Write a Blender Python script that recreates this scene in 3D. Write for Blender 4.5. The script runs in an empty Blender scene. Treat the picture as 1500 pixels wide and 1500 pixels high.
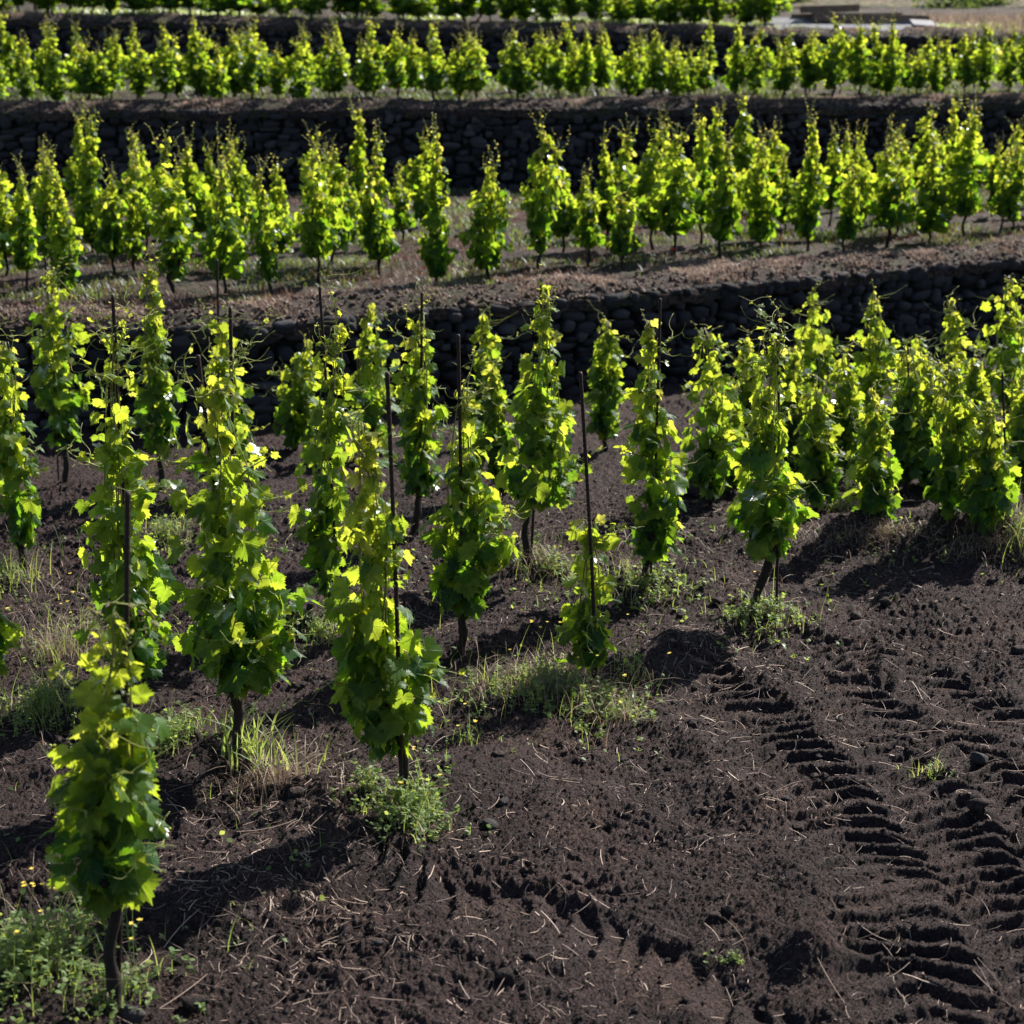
import bpy, math, random
import numpy as np
from mathutils import Vector

random.seed(7)
RNG = np.random.default_rng(7)
R = math.radians
scene = bpy.context.scene
COL = scene.collection

# ------------------------------------------------------------------ camera
F = 2600.0                       # focal length in pixels of the 1500 px photograph
CAMZ = 3.26
PITCH = math.atan(760.0 / F)
CP, SP = math.cos(PITCH), math.sin(PITCH)
cam_d = bpy.data.cameras.new('camera')
cam = bpy.data.objects.new('camera', cam_d)
COL.objects.link(cam)
cam.location = (0, 0, CAMZ)
cam.rotation_euler = (math.pi / 2 - PITCH, 0, 0)
cam_d.sensor_width = 36.0
cam_d.lens = 36.0 * F / 1500.0
cam_d.clip_end = 2000
cam_d.dof.use_dof = True
cam_d.dof.focus_distance = 8.2
cam_d.dof.aperture_fstop = 3.0
cam_d.dof.aperture_blades = 8
scene.camera = cam


def ray(px, py):
    u = (px - 750.0) / F
    v = -(py - 750.0) / F
    return np.array([u, CP + v * SP, -SP + v * CP])


def on_level(px, py, z):
    d = ray(px, py)
    t = (z - CAMZ) / d[2]
    return d[0] * t, d[1] * t


def on_depth(px, py, D):
    d = ray(px, py)
    t = D / d[1]
    return d[0] * t, CAMZ + d[2] * t


# ------------------------------------------------------------------ noise
def _hash(ix, iy, seed):
    h = (ix.astype(np.int64) * 374761393 + iy.astype(np.int64) * 668265263 + seed * 974634777) & 0xFFFFFFFF
    h = ((h ^ (h >> 13)) * 1274126177) & 0xFFFFFFFF
    return ((h ^ (h >> 16)) & 0xFFFF) / 65535.0


def perlin(x, y, seed=0):
    x = np.asarray(x, float); y = np.asarray(y, float)
    ix = np.floor(x); iy = np.floor(y)
    fx = x - ix; fy = y - iy
    ux = fx * fx * fx * (fx * (fx * 6 - 15) + 10)
    uy = fy * fy * fy * (fy * (fy * 6 - 15) + 10)

    def g(dx, dy):
        a = _hash(ix + dx, iy + dy, seed) * 2 * np.pi
        return np.cos(a) * (fx - dx) + np.sin(a) * (fy - dy)
    n0 = g(0, 0) * (1 - ux) + g(1, 0) * ux
    n1 = g(0, 1) * (1 - ux) + g(1, 1) * ux
    return (n0 * (1 - uy) + n1 * uy) * 1.5


def fbm(x, y, scale, octs, seed, gain=0.5):
    s = 0; a = 1
    for o in range(octs):
        s = s + a * perlin(x * scale * 2 ** o + 17.3 * o, y * scale * 2 ** o - 9.1 * o, seed + o)
        a *= gain
    return s


def sstep(a, b, x):
    t = np.clip((np.asarray(x, float) - a) / (b - a), 0, 1)
    return t * t * (3 - 2 * t)


# ------------------------------------------------------------------ mesh accumulation
class Acc:
    def __init__(self):
        self.V = []; self.T = []; self.A = []; self.UV = []; self.n = 0

    def add(self, V, T, age=0.5, uv=None):
        V = np.asarray(V, float).reshape(-1, 3)
        T = np.asarray(T, np.int64).reshape(-1, 3)
        self.V.append(V); self.T.append(T + self.n)
        a = np.broadcast_to(np.asarray(age, float), (len(V),))
        self.A.append(a)
        self.UV.append(np.zeros((len(V), 2)) if uv is None else np.asarray(uv, float).reshape(-1, 2))
        self.n += len(V)

    def mesh(self, name, mat, smooth=True):
        me = bpy.data.meshes.new(name)
        if self.n == 0:
            return me
        V = np.concatenate(self.V); T = np.concatenate(self.T)
        A = np.concatenate(self.A); UV = np.concatenate(self.UV)
        me.vertices.add(len(V)); me.vertices.foreach_set('co', V.ravel().astype(np.float32))
        me.loops.add(T.size); me.loops.foreach_set('vertex_index', T.ravel().astype(np.int32))
        me.polygons.add(len(T))
        me.polygons.foreach_set('loop_start', (np.arange(len(T)) * 3).astype(np.int32))
        me.polygons.foreach_set('use_smooth', np.full(len(T), smooth))
        at = me.attributes.new('age', 'FLOAT', 'POINT'); at.data.foreach_set('value', A.astype(np.float32))
        uvl = me.uv_layers.new(name='leaf')
        uvl.data.foreach_set('uv', UV[T.ravel()].ravel().astype(np.float32))
        me.update(calc_edges=True)
        me.materials.append(mat)
        return me

    def build(self, name, mat, parent=None, smooth=True, loc=(0, 0, 0)):
        o = bpy.data.objects.new(name, self.mesh(name, mat, smooth))
        COL.objects.link(o)
        o.location = loc
        if parent is not None:
            o.parent = parent
        return o


def tag(o, label, cat, group=None, kind=None):
    o['label'] = label
    o['category'] = cat
    if group: o['group'] = group
    if kind: o['kind'] = kind
    return o


def empty(name, loc, rz=0.0):
    o = bpy.data.objects.new(name, None)
    COL.objects.link(o)
    o.location = loc; o.rotation_euler = (0, 0, rz)
    o.empty_display_size = 0.1
    return o


def structure(o):
    o['kind'] = 'structure'
    return o


def tube(acc, P, rad, sides=5, age=0.5, cap=True):
    P = np.asarray(P, float)
    n = len(P)
    rad = np.broadcast_to(np.asarray(rad, float), (n,))
    tg = np.gradient(P, axis=0)
    tg /= np.linalg.norm(tg, axis=1)[:, None] + 1e-9
    ref = np.array([0.0, 0.0, 1.0]) if abs(tg[0][2]) < 0.8 else np.array([0.0, 1.0, 0.0])
    V = []
    a = np.arange(sides) * 2 * np.pi / sides
    for i in range(n):
        s = np.cross(tg[i], ref); ln = np.linalg.norm(s)
        s = s / ln if ln > 1e-6 else np.array([1.0, 0, 0])
        b = np.cross(s, tg[i]); ref = b if ln > 1e-6 else ref
        V.append(P[i] + rad[i] * (np.cos(a)[:, None] * s + np.sin(a)[:, None] * b))
    V = np.concatenate(V)
    T = []
    for i in range(n - 1):
        for k in range(sides):
            p, q = i * sides + k, i * sides + (k + 1) % sides
            T += [(p, q, q + sides), (p, q + sides, p + sides)]
    if cap:
        V = np.concatenate([V, P[-1:]])
        e = (n - 1) * sides; c = n * sides
        T += [(e + k, e + (k + 1) % sides, c) for k in range(sides)]
    acc.add(V, T, age)


def norm(v):
    return v / (np.linalg.norm(v, axis=-1, keepdims=True) + 1e-9)


# ------------------------------------------------------------------ materials
def mat_new(name):
    m = bpy.data.materials.new(name)
    m.use_nodes = True
    nt = m.node_tree
    nt.nodes.clear()
    return m, nt


def N(nt, typ, **kw):
    n = nt.nodes.new(typ)
    for k, v in kw.items():
        if k.startswith('i_'):
            n.inputs[k[2:].replace('_', ' ')].default_value = v
        else:
            setattr(n, k, v)
    return n


def L(nt, a, b):
    nt.links.new(a, b)


def ramp(nt, fac, stops):
    r = nt.nodes.new('ShaderNodeValToRGB')
    cr = r.color_ramp
    while len(cr.elements) < len(stops):
        cr.elements.new(0.5)
    for e, (p, c) in zip(cr.elements, stops):
        e.position = p
        e.color = (c[0], c[1], c[2], 1)
    L(nt, fac, r.inputs[0])
    return r.outputs[0]


def noise_tex(nt, vec, scale, detail=4, rough=0.6):
    n = N(nt, 'ShaderNodeTexNoise')
    n.inputs['Scale'].default_value = scale
    n.inputs['Detail'].default_value = detail
    n.inputs['Roughness'].default_value = rough
    L(nt, vec, n.inputs['Vector'])
    return n.outputs[0]


def math_n(nt, op, a, b=None):
    n = N(nt, 'ShaderNodeMath', operation=op)
    for i, v in enumerate((a, b)):
        if v is None: continue
        if isinstance(v, (int, float)): n.inputs[i].default_value = v
        else: L(nt, v, n.inputs[i])
    return n.outputs[0]


def mix_col(nt, fac, a, b):
    n = N(nt, 'ShaderNodeMix', data_type='RGBA')
    if isinstance(fac, (int, float)): n.inputs[0].default_value = fac
    else: L(nt, fac, n.inputs[0])
    for s, v in ((6, a), (7, b)):
        if isinstance(v, tuple): n.inputs[s].default_value = (*v, 1)
        else: L(nt, v, n.inputs[s])
    return n.outputs[2]


def soil_material(name, dark, mid, light, patch=None, grain=220.0, bump=0.012):
    m, nt = mat_new(name)
    geo = N(nt, 'ShaderNodeNewGeometry')
    vec = geo.outputs['Position']
    big = noise_tex(nt, vec, 1.3, 5, 0.6)
    fine = noise_tex(nt, vec, 42, 6, 0.7)
    col = ramp(nt, math_n(nt, 'ADD', math_n(nt, 'MULTIPLY', big, 0.5), math_n(nt, 'MULTIPLY', fine, 0.5)),
               [(0.34, dark), (0.5, mid), (0.66, light)])
    if patch:
        pn = noise_tex(nt, vec, 2.1, 6, 0.65)
        pf = ramp(nt, pn, [(0.48, (0, 0, 0)), (0.62, (1, 1, 1))])
        col = mix_col(nt, pf, col, patch)
    # pale mineral specks in the volcanic sand
    vo = N(nt, 'ShaderNodeTexVoronoi'); vo.inputs['Scale'].default_value = grain * 0.5
    L(nt, vec, vo.inputs['Vector'])
    sp = ramp(nt, vo.outputs['Color'], [(0.90, (0, 0, 0)), (0.96, (1, 1, 1))])
    sd = ramp(nt, vo.outputs['Distance'], [(0.22, (1, 1, 1)), (0.4, (0, 0, 0))])
    spk = math_n(nt, 'MULTIPLY', sp, sd)
    tone = ramp(nt, vo.outputs['Color'], [(0.25, (0.45, 0.45, 0.45)), (0.75, (1.65, 1.6, 1.55))])
    tm = N(nt, 'ShaderNodeMix', data_type='RGBA', blend_type='MULTIPLY'); tm.inputs[0].default_value = 1.0
    L(nt, col, tm.inputs[6]); L(nt, tone, tm.inputs[7]); col = tm.outputs[2]
    col = mix_col(nt, math_n(nt, 'MULTIPLY', spk, 0.45), col, (0.13, 0.10, 0.09))
    b = N(nt, 'ShaderNodeBump'); b.inputs['Strength'].default_value = 1.0; b.inputs['Distance'].default_value = bump
    vo2 = N(nt, 'ShaderNodeTexVoronoi'); vo2.inputs['Scale'].default_value = grain * 0.36; L(nt, vec, vo2.inputs['Vector'])
    g = noise_tex(nt, vec, grain, 4, 0.7)
    hgt = math_n(nt, 'ADD', math_n(nt, 'MULTIPLY', vo2.outputs['Distance'], -0.6), math_n(nt, 'ADD', g, math_n(nt, 'MULTIPLY', fine, 1.2)))
    L(nt, hgt, b.inputs['Height'])
    p = N(nt, 'ShaderNodeBsdfPrincipled')
    p.inputs['Roughness'].default_value = 0.88
    p.inputs['Specular IOR Level'].default_value = 0.25
    L(nt, col, p.inputs['Base Color']); L(nt, b.outputs[0], p.inputs['Normal'])
    o = N(nt, 'ShaderNodeOutputMaterial'); L(nt, p.outputs[0], o.inputs[0])
    return m


def leaf_material(name, dif_old, dif_young, tr_old, tr_young, tip_d, tip_t, fac=0.55, veins=True, gloss=0.10, rough=0.34):
    m, nt = mat_new(name)
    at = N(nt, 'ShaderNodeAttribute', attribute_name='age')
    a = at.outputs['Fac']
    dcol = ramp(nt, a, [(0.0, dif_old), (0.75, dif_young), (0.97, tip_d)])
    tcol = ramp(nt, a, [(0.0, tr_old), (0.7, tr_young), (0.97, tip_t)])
    geo = N(nt, 'ShaderNodeNewGeometry')
    nz = noise_tex(nt, geo.outputs['Position'], 38, 3, 0.6)
    vary = ramp(nt, nz, [(0.3, (0.72, 0.74, 0.7)), (0.7, (1.1, 1.08, 1.0))])
    mm = N(nt, 'ShaderNodeMix', data_type='RGBA', blend_type='MULTIPLY'); mm.inputs[0].default_value = 0.8
    L(nt, tcol, mm.inputs[6]); L(nt, vary, mm.inputs[7]); tcol = mm.outputs[2]
    bump = None
    if veins:
        uv = N(nt, 'ShaderNodeUVMap', uv_map='leaf')
        sx = N(nt, 'ShaderNodeSeparateXYZ'); L(nt, uv.outputs[0], sx.inputs[0])
        ang = math_n(nt, 'ARCTAN2', sx.outputs[0], sx.outputs[1])
        r = math_n(nt, 'SQRT', math_n(nt, 'ADD', math_n(nt, 'MULTIPLY', sx.outputs[0], sx.outputs[0]),
                                      math_n(nt, 'MULTIPLY', sx.outputs[1], sx.outputs[1])))
        k = math_n(nt, 'ADD', math_n(nt, 'DIVIDE', ang, 0.92), 10.5)
        df = math_n(nt, 'MULTIPLY', math_n(nt, 'ABSOLUTE', math_n(nt, 'SUBTRACT', math_n(nt, 'FRACT', k), 0.5)), 0.92)
        dist = math_n(nt, 'MULTIPLY', df, r)
        v1 = ramp(nt, dist, [(0.012, (1, 1, 1)), (0.03, (0, 0, 0))])
        side = math_n(nt, 'FRACT', math_n(nt, 'MULTIPLY', math_n(nt, 'SUBTRACT', r, math_n(nt, 'MULTIPLY', df, 0.9)), 6.5))
        v2 = ramp(nt, side, [(0.0, (0.5, 0.5, 0.5)), (0.10, (0, 0, 0))])
        vv = math_n(nt, 'MAXIMUM', v1, v2)
        tcol = mix_col(nt, math_n(nt, 'MULTIPLY', vv, 0.45), tcol, (0.52, 0.55, 0.10))
        dcol = mix_col(nt, math_n(nt, 'MULTIPLY', vv, 0.35), dcol, (0.16, 0.22, 0.07))
        b = N(nt, 'ShaderNodeBump'); b.inputs['Strength'].default_value = 0.5; b.inputs['Distance'].default_value = 0.003
        L(nt, math_n(nt, 'SUBTRACT', nz, math_n(nt, 'MULTIPLY', vv, 0.6)), b.inputs['Height'])
        bump = b.outputs[0]
    d = N(nt, 'ShaderNodeBsdfDiffuse'); L(nt, dcol, d.inputs[0])
    t = N(nt, 'ShaderNodeBsdfTranslucent'); L(nt, tcol, t.inputs[0])
    g = N(nt, 'ShaderNodeBsdfGlossy'); g.inputs['Roughness'].default_value = rough
    g.inputs[0].default_value = (0.85, 0.9, 0.95, 1)
    if bump:
        for s in (d, t, g): L(nt, bump, s.inputs['Normal'])
    m1 = N(nt, 'ShaderNodeMixShader'); m1.inputs[0].default_value = fac
    L(nt, d.outputs[0], m1.inputs[1]); L(nt, t.outputs[0], m1.inputs[2])
    fr = N(nt, 'ShaderNodeFresnel'); fr.inputs[0].default_value = 1.42
    m2 = N(nt, 'ShaderNodeMixShader')
    L(nt, math_n(nt, 'MULTIPLY', fr.outputs[0], gloss * 10), m2.inputs[0])
    L(nt, m1.outputs[0], m2.inputs[1]); L(nt, g.outputs[0], m2.inputs[2])
    o = N(nt, 'ShaderNodeOutputMaterial'); L(nt, m2.outputs[0], o.inputs[0])
    return m


def simple_material(name, c1, c2, scale=30, rough=0.8, bump=0.004, metallic=0.0, spec=0.3):
    m, nt = mat_new(name)
    tc = N(nt, 'ShaderNodeTexCoord')
    vec = tc.outputs['Object']
    nz = noise_tex(nt, vec, scale, 6, 0.7)
    col = ramp(nt, nz, [(0.3, c1), (0.7, c2)])
    b = N(nt, 'ShaderNodeBump'); b.inputs['Strength'].default_value = 0.8; b.inputs['Distance'].default_value = bump
    L(nt, noise_tex(nt, vec, scale * 2.5, 6, 0.7), b.inputs['Height'])
    p = N(nt, 'ShaderNodeBsdfPrincipled')
    p.inputs['Roughness'].default_value = rough
    p.inputs['Metallic'].default_value = metallic
    p.inputs['Specular IOR Level'].default_value = spec
    L(nt, col, p.inputs['Base Color']); L(nt, b.outputs[0], p.inputs['Normal'])
    o = N(nt, 'ShaderNodeOutputMaterial'); L(nt, p.outputs[0], o.inputs[0])
    return m


def straw_material(name, a0, a1, fac=0.25):
    m, nt = mat_new(name)
    at = N(nt, 'ShaderNodeAttribute', attribute_name='age')
    col = ramp(nt, at.outputs['Fac'], [(0.0, a0), (1.0, a1)])
    d = N(nt, 'ShaderNodeBsdfPrincipled'); L(nt, col, d.inputs['Base Color'])
    d.inputs['Roughness'].default_value = 0.55
    d.inputs['Specular IOR Level'].default_value = 0.4
    t = N(nt, 'ShaderNodeBsdfTranslucent'); L(nt, col, t.inputs[0])
    m1 = N(nt, 'ShaderNodeMixShader'); m1.inputs[0].default_value = fac
    L(nt, d.outputs[0], m1.inputs[1]); L(nt, t.outputs[0], m1.inputs[2])
    o = N(nt, 'ShaderNodeOutputMaterial'); L(nt, m1.outputs[0], o.inputs[0])
    return m


def stone_material(name):
    m, nt = mat_new(name)
    tc = N(nt, 'ShaderNodeTexCoord'); vec = tc.outputs['Object']
    at = N(nt, 'ShaderNodeAttribute', attribute_name='age')
    base = ramp(nt, at.outputs['Fac'], [(0.0, (0.012, 0.012, 0.0145)), (0.6, (0.027, 0.026, 0.031)), (1.0, (0.055, 0.051, 0.056))])
    nz = noise_tex(nt, vec, 14, 6, 0.7)
    col = mix_col(nt, ramp(nt, nz, [(0.5, (0, 0, 0)), (0.75, (0.6, 0.6, 0.6))]), base, (0.045, 0.043, 0.042))
    b = N(nt, 'ShaderNodeBump'); b.inputs['Strength'].default_value = 0.9; b.inputs['Distance'].default_value = 0.02
    L(nt, noise_tex(nt, vec, 30, 7, 0.75), b.inputs['Height'])
    p = N(nt, 'ShaderNodeBsdfPrincipled'); p.inputs['Roughness'].default_value = 0.9
    p.inputs['Specular IOR Level'].default_value = 0.2
    L(nt, col, p.inputs['Base Color']); L(nt, b.outputs[0], p.inputs['Normal'])
    o = N(nt, 'ShaderNodeOutputMaterial'); L(nt, p.outputs[0], o.inputs[0])
    return m


M = {}
M['soil'] = soil_material('volcanic_soil', (0.0118, 0.0068, 0.0078), (0.0255, 0.0150, 0.0166), (0.047, 0.0285, 0.0295), patch=(0.040, 0.0230, 0.0208), bump=0.022)
M['terrace_soil'] = soil_material('terrace_soil', (0.020, 0.014, 0.013), (0.046, 0.032, 0.029), (0.095, 0.067, 0.058), patch=(0.036, 0.038, 0.020), grain=70, bump=0.05)
M['lip_soil'] = soil_material('dry_edge_soil', (0.08, 0.053, 0.047), (0.15, 0.105, 0.09), (0.25, 0.18, 0.155), grain=80, bump=0.03)
M['hill'] = soil_material('hill_grass', (0.07, 0.065, 0.032), (0.12, 0.10, 0.058), (0.21, 0.165, 0.11), patch=(0.06, 0.07, 0.03), grain=20, bump=0.06)
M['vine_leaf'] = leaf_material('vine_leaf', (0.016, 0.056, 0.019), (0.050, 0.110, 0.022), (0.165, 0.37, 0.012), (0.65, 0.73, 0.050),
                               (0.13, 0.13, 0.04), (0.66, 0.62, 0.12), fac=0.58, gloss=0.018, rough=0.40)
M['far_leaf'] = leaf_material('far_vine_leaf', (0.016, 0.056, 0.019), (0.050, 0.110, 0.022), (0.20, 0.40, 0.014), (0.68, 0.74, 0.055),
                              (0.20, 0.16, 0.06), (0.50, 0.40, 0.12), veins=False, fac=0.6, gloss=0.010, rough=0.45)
M['weed_leaf'] = leaf_material('weed_leaf', (0.08, 0.14, 0.05), (0.15, 0.21, 0.08), (0.28, 0.42, 0.07), (0.46, 0.54, 0.11),
                               (0.16, 0.17, 0.07), (0.35, 0.36, 0.12), veins=False, gloss=0.02, rough=0.5)
M['weed_dark'] = leaf_material('terrace_weed', (0.035, 0.07, 0.025), (0.07, 0.10, 0.035), (0.09, 0.16, 0.025), (0.18, 0.22, 0.045),
                                (0.16, 0.11, 0.06), (0.25, 0.16, 0.08), veins=False, gloss=0.01, rough=0.6)
M['bark'] = simple_material('vine_bark', (0.009, 0.0065, 0.0055), (0.030, 0.021, 0.017), 60, 0.9, 0.012)
M['shoot'] = straw_material('green_shoot', (0.08, 0.065, 0.03), (0.26, 0.29, 0.07), 0.25)
M['rust'] = simple_material('rusty_iron', (0.014, 0.008, 0.0075), (0.034, 0.018, 0.0155), 70, 0.65, 0.002, metallic=0.3)
M['stone'] = stone_material('lava_stone')
M['core'] = simple_material('wall_core', (0.012, 0.011, 0.012), (0.03, 0.028, 0.03), 12, 0.95, 0.02)
M['clod'] = soil_material('clod_soil', (0.013, 0.009, 0.0092), (0.028, 0.019, 0.019), (0.052, 0.037, 0.035), grain=160, bump=0.012)
M['rock'] = simple_material('lava_rock', (0.012, 0.0115, 0.013), (0.045, 0.041, 0.042), 40, 0.85, 0.02)
M['straw'] = straw_material('dry_straw', (0.13, 0.085, 0.065), (0.56, 0.43, 0.36), 0.15)
M['dry_grass'] = straw_material('dry_grass', (0.12, 0.078, 0.057), (0.40, 0.30, 0.22), 0.35)
M['edge_grass'] = straw_material('edge_grass', (0.12, 0.08, 0.065), (0.40, 0.29, 0.235), 0.4)
M['red_weed'] = straw_material('red_weed', (0.07, 0.03, 0.022), (0.20, 0.10, 0.07), 0.35)
M['petal'] = straw_material('yellow_petal', (0.75, 0.55, 0.05), (0.85, 0.70, 0.15), 0.4)
M['poppy'] = straw_material('red_petal', (0.55, 0.03, 0.02), (0.7, 0.06, 0.03), 0.4)
M['timber'] = simple_material('weathered_timber', (0.09, 0.06, 0.043), (0.17, 0.12, 0.09), 9, 0.8, 0.01)
M['grey_board'] = simple_material('grey_board', (0.085, 0.09, 0.115), (0.17, 0.175, 0.21), 7, 0.7, 0.008)

# ------------------------------------------------------------------ terrain layout
Z2, Z3, Z4 = 0.74, 1.85, 2.84


def edge_curve(pts, z):
    W = [on_level(px, py, z) for px, py in pts]
    xs = np.array([w[0] for w in W]); ys = np.array([w[1] for w in W])
    # carry the line on beyond the frame
    k0 = (ys[1] - ys[0]) / (xs[1] - xs[0]); k1 = (ys[-1] - ys[-2]) / (xs[-1] - xs[-2])
    xs = np.concatenate([[-40], xs, [40]])
    ys = np.concatenate([[ys[0] + k0 * 0.2 * (-40 - xs[1])], ys, [ys[-1] + k1 * 0.15 * (40 - xs[-2])]])
    fx = np.linspace(-40, 40, 1601)
    fy = np.interp(fx, xs, ys)
    ker = np.ones(41) / 41
    fy = np.convolve(np.pad(fy, 20, mode='edge'), ker, 'valid')
    return lambda x: np.interp(x, fx, fy)


E1 = edge_curve([(0, 472), (380, 468), (600, 444), (800, 430), (1000, 415), (1200, 395), (1500, 370)], Z2)
E2 = edge_curve([(0, 158), (500, 155), (1000, 152), (1500, 145)], Z3)


def E3(x):
    return 31.3 - 0.05 * np.asarray(x, float)


def Z4f(x):
    return Z4 + 0.02 - 0.018 * np.clip(np.asarray(x, float) + 8, 0, 14)


# vine rows (world points) of the front terrace, used for the planting ridges
def P0(px, py):
    return np.array(on_level(px, py, 0.0))


ROWS = [
    [(-60, 1620), (165, 1470), (595, 1190), (870, 1000), (1110, 905), (1230, 850)],
    [(60, 1290), (345, 1105), (675, 955), (945, 860), (1120, 800)],
    [(-150, 1200), (190, 1000), (495, 905), (770, 828), (960, 770)],
    [(-200, 950), (35, 835), (330, 780), (607, 785), (800, 720)],
    [(1165, 812), (1290, 792), (1400, 803), (1560, 828)],
]
TRACKS = [  # px polyline, half width, lug pitch, depth, lug height
    ([(1400, 1640), (1345, 1440), (1290, 1290), (1205, 1165), (1110, 1070), (1010, 990), (930, 945)], 0.25, 0.125, 0.027, 0.029),
    ([(1640, 1560), (1520, 1370), (1440, 1240), (1340, 1120), (1235, 1020), (1140, 955), (1060, 930)], 0.24, 0.125, 0.025, 0.028),
    ([(60, 1180), (260, 1225), (470, 1275), (640, 1330), (800, 1365), (960, 1430), (1090, 1510), (1200, 1610)], 0.21, 0.13, 0.034, 0.031),
    ([(1640, 1130), (1480, 1060), (1330, 1000), (1190, 955), (1090, 930)], 0.17, 0.14, 0.028, 0.028),
    ([(-60, 900), (90, 870), (250, 860), (430, 850)], 0.2, 0.15, 0.02, 0.018),
    ([(-60, 1110), (80, 1100), (200, 1110), (330, 1180), (500, 1260)], 0.17, 0.13, 0.028, 0.032),
    ([(200, 1430), (330, 1395), (470, 1385)], 0.14, 0.13, 0.02, 0.022),
    ([(1640, 1420), (1540, 1230), (1450, 1130), (1330, 1040)], 0.16, 0.125, 0.024, 0.03),
]
MOUNDS = [(1195, 1400, 0.13, 0.085), (1000, 960, 0.20, 0.055), (480, 1185, 0.22, 0.07), (600, 1280, 0.14, 0.05), (1290, 985, 0.22, 0.05),
          (1450, 995, 0.15, 0.05), (1240, 790, 0.3, 0.10), (1330, 795, 0.3, 0.12), (1420, 805, 0.3, 0.12), (1500, 812, 0.35, 0.12), (700, 1030, 0.2, 0.05),
          (230, 1160, 0.25, 0.05), (120, 1110, 0.25, 0.05), (1000, 860, 0.3, 0.05), (90, 720, 0.5, 0.08), (380, 655, 0.7, 0.10),
          (830, 1180, 0.35, 0.035), (1090, 1180, 0.3, 0.03), (640, 1420, 0.25, 0.03), (350, 1320, 0.25, 0.04), (1350, 880, 0.5, 0.05)]
HOLES = [(1270, 1010, 0.12, 0.05), (1440, 1012, 0.1, 0.04), (1100, 1425, 0.16, 0.055), (880, 1100, 0.3, 0.03), (1060, 1190, 0.2, 0.03),
         (1180, 860, 0.22, 0.06), (300, 1390, 0.2, 0.04), (540, 1225, 0.15, 0.05), (720, 1290, 0.12, 0.03)]


def seg_dist(x, y, pts):
    """distance, signed side and running length to a polyline"""
    best = np.full(x.shape, 1e9); sgn = np.zeros(x.shape); run = np.zeros(x.shape); acc = 0.0
    for a, b in zip(pts[:-1], pts[1:]):
        d = b - a; ln = np.hypot(*d); d = d / ln
        t = np.clip((x - a[0]) * d[0] + (y - a[1]) * d[1], 0, ln)
        qx = x - a[0] - d[0] * t; qy = y - a[1] - d[1] * t
        dist = np.hypot(qx, qy)
        m = dist < best
        best = np.where(m, dist, best)
        sgn = np.where(m, np.sign(d[0] * (y - a[1]) - d[1] * (x - a[0])), sgn)
        run = np.where(m, acc + t, run)
        acc += ln
    return best, sgn, run, acc


def smooth_line(row, k=5):
    P = np.array([P0(*p) for p in row])
    E = np.concatenate([[2 * P[0] - P[1]], P, [2 * P[-1] - P[-2]]])
    out = []
    for i in range(1, len(E) - 2):
        p0, p1, p2, p3 = E[i - 1], E[i], E[i + 1], E[i + 2]
        for t in np.arange(k) / k:
            out.append(0.5 * (2 * p1 + (p2 - p0) * t + (2 * p0 - 5 * p1 + 4 * p2 - p3) * t * t + (3 * p1 - p0 - 3 * p2 + p3) * t ** 3))
    out.append(P[-1])
    return np.array(out)


ROW_PTS = [smooth_line(r, 3) for r in ROWS]
TRACK_PTS = [smooth_line(t[0], 5) for t in TRACKS]
LOOK = {}


def ground_z(x, y):
    """height of the finished front ground, read off its mesh"""
    x = np.asarray(x, float); y = np.asarray(y, float)
    y_ = np.clip(y, 4.61, 19.9)
    fi = np.log(y_ / 4.6) / np.log(20.0 / 4.6) * 1149
    h = y_ * 0.335 + 0.35
    fj = np.clip((x / h + 1) * 0.5 * 999, 0, 998.99)
    i = np.clip(np.floor(fi).astype(int), 0, 1148); j = np.floor(fj).astype(int)
    a = fi - i; b = fj - j
    Zc_ = LOOK['z']
    return (Zc_[i, j] * (1 - a) * (1 - b) + Zc_[i + 1, j] * a * (1 - b) + Zc_[i, j + 1] * (1 - a) * b + Zc_[i + 1, j + 1] * a * b)


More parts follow.
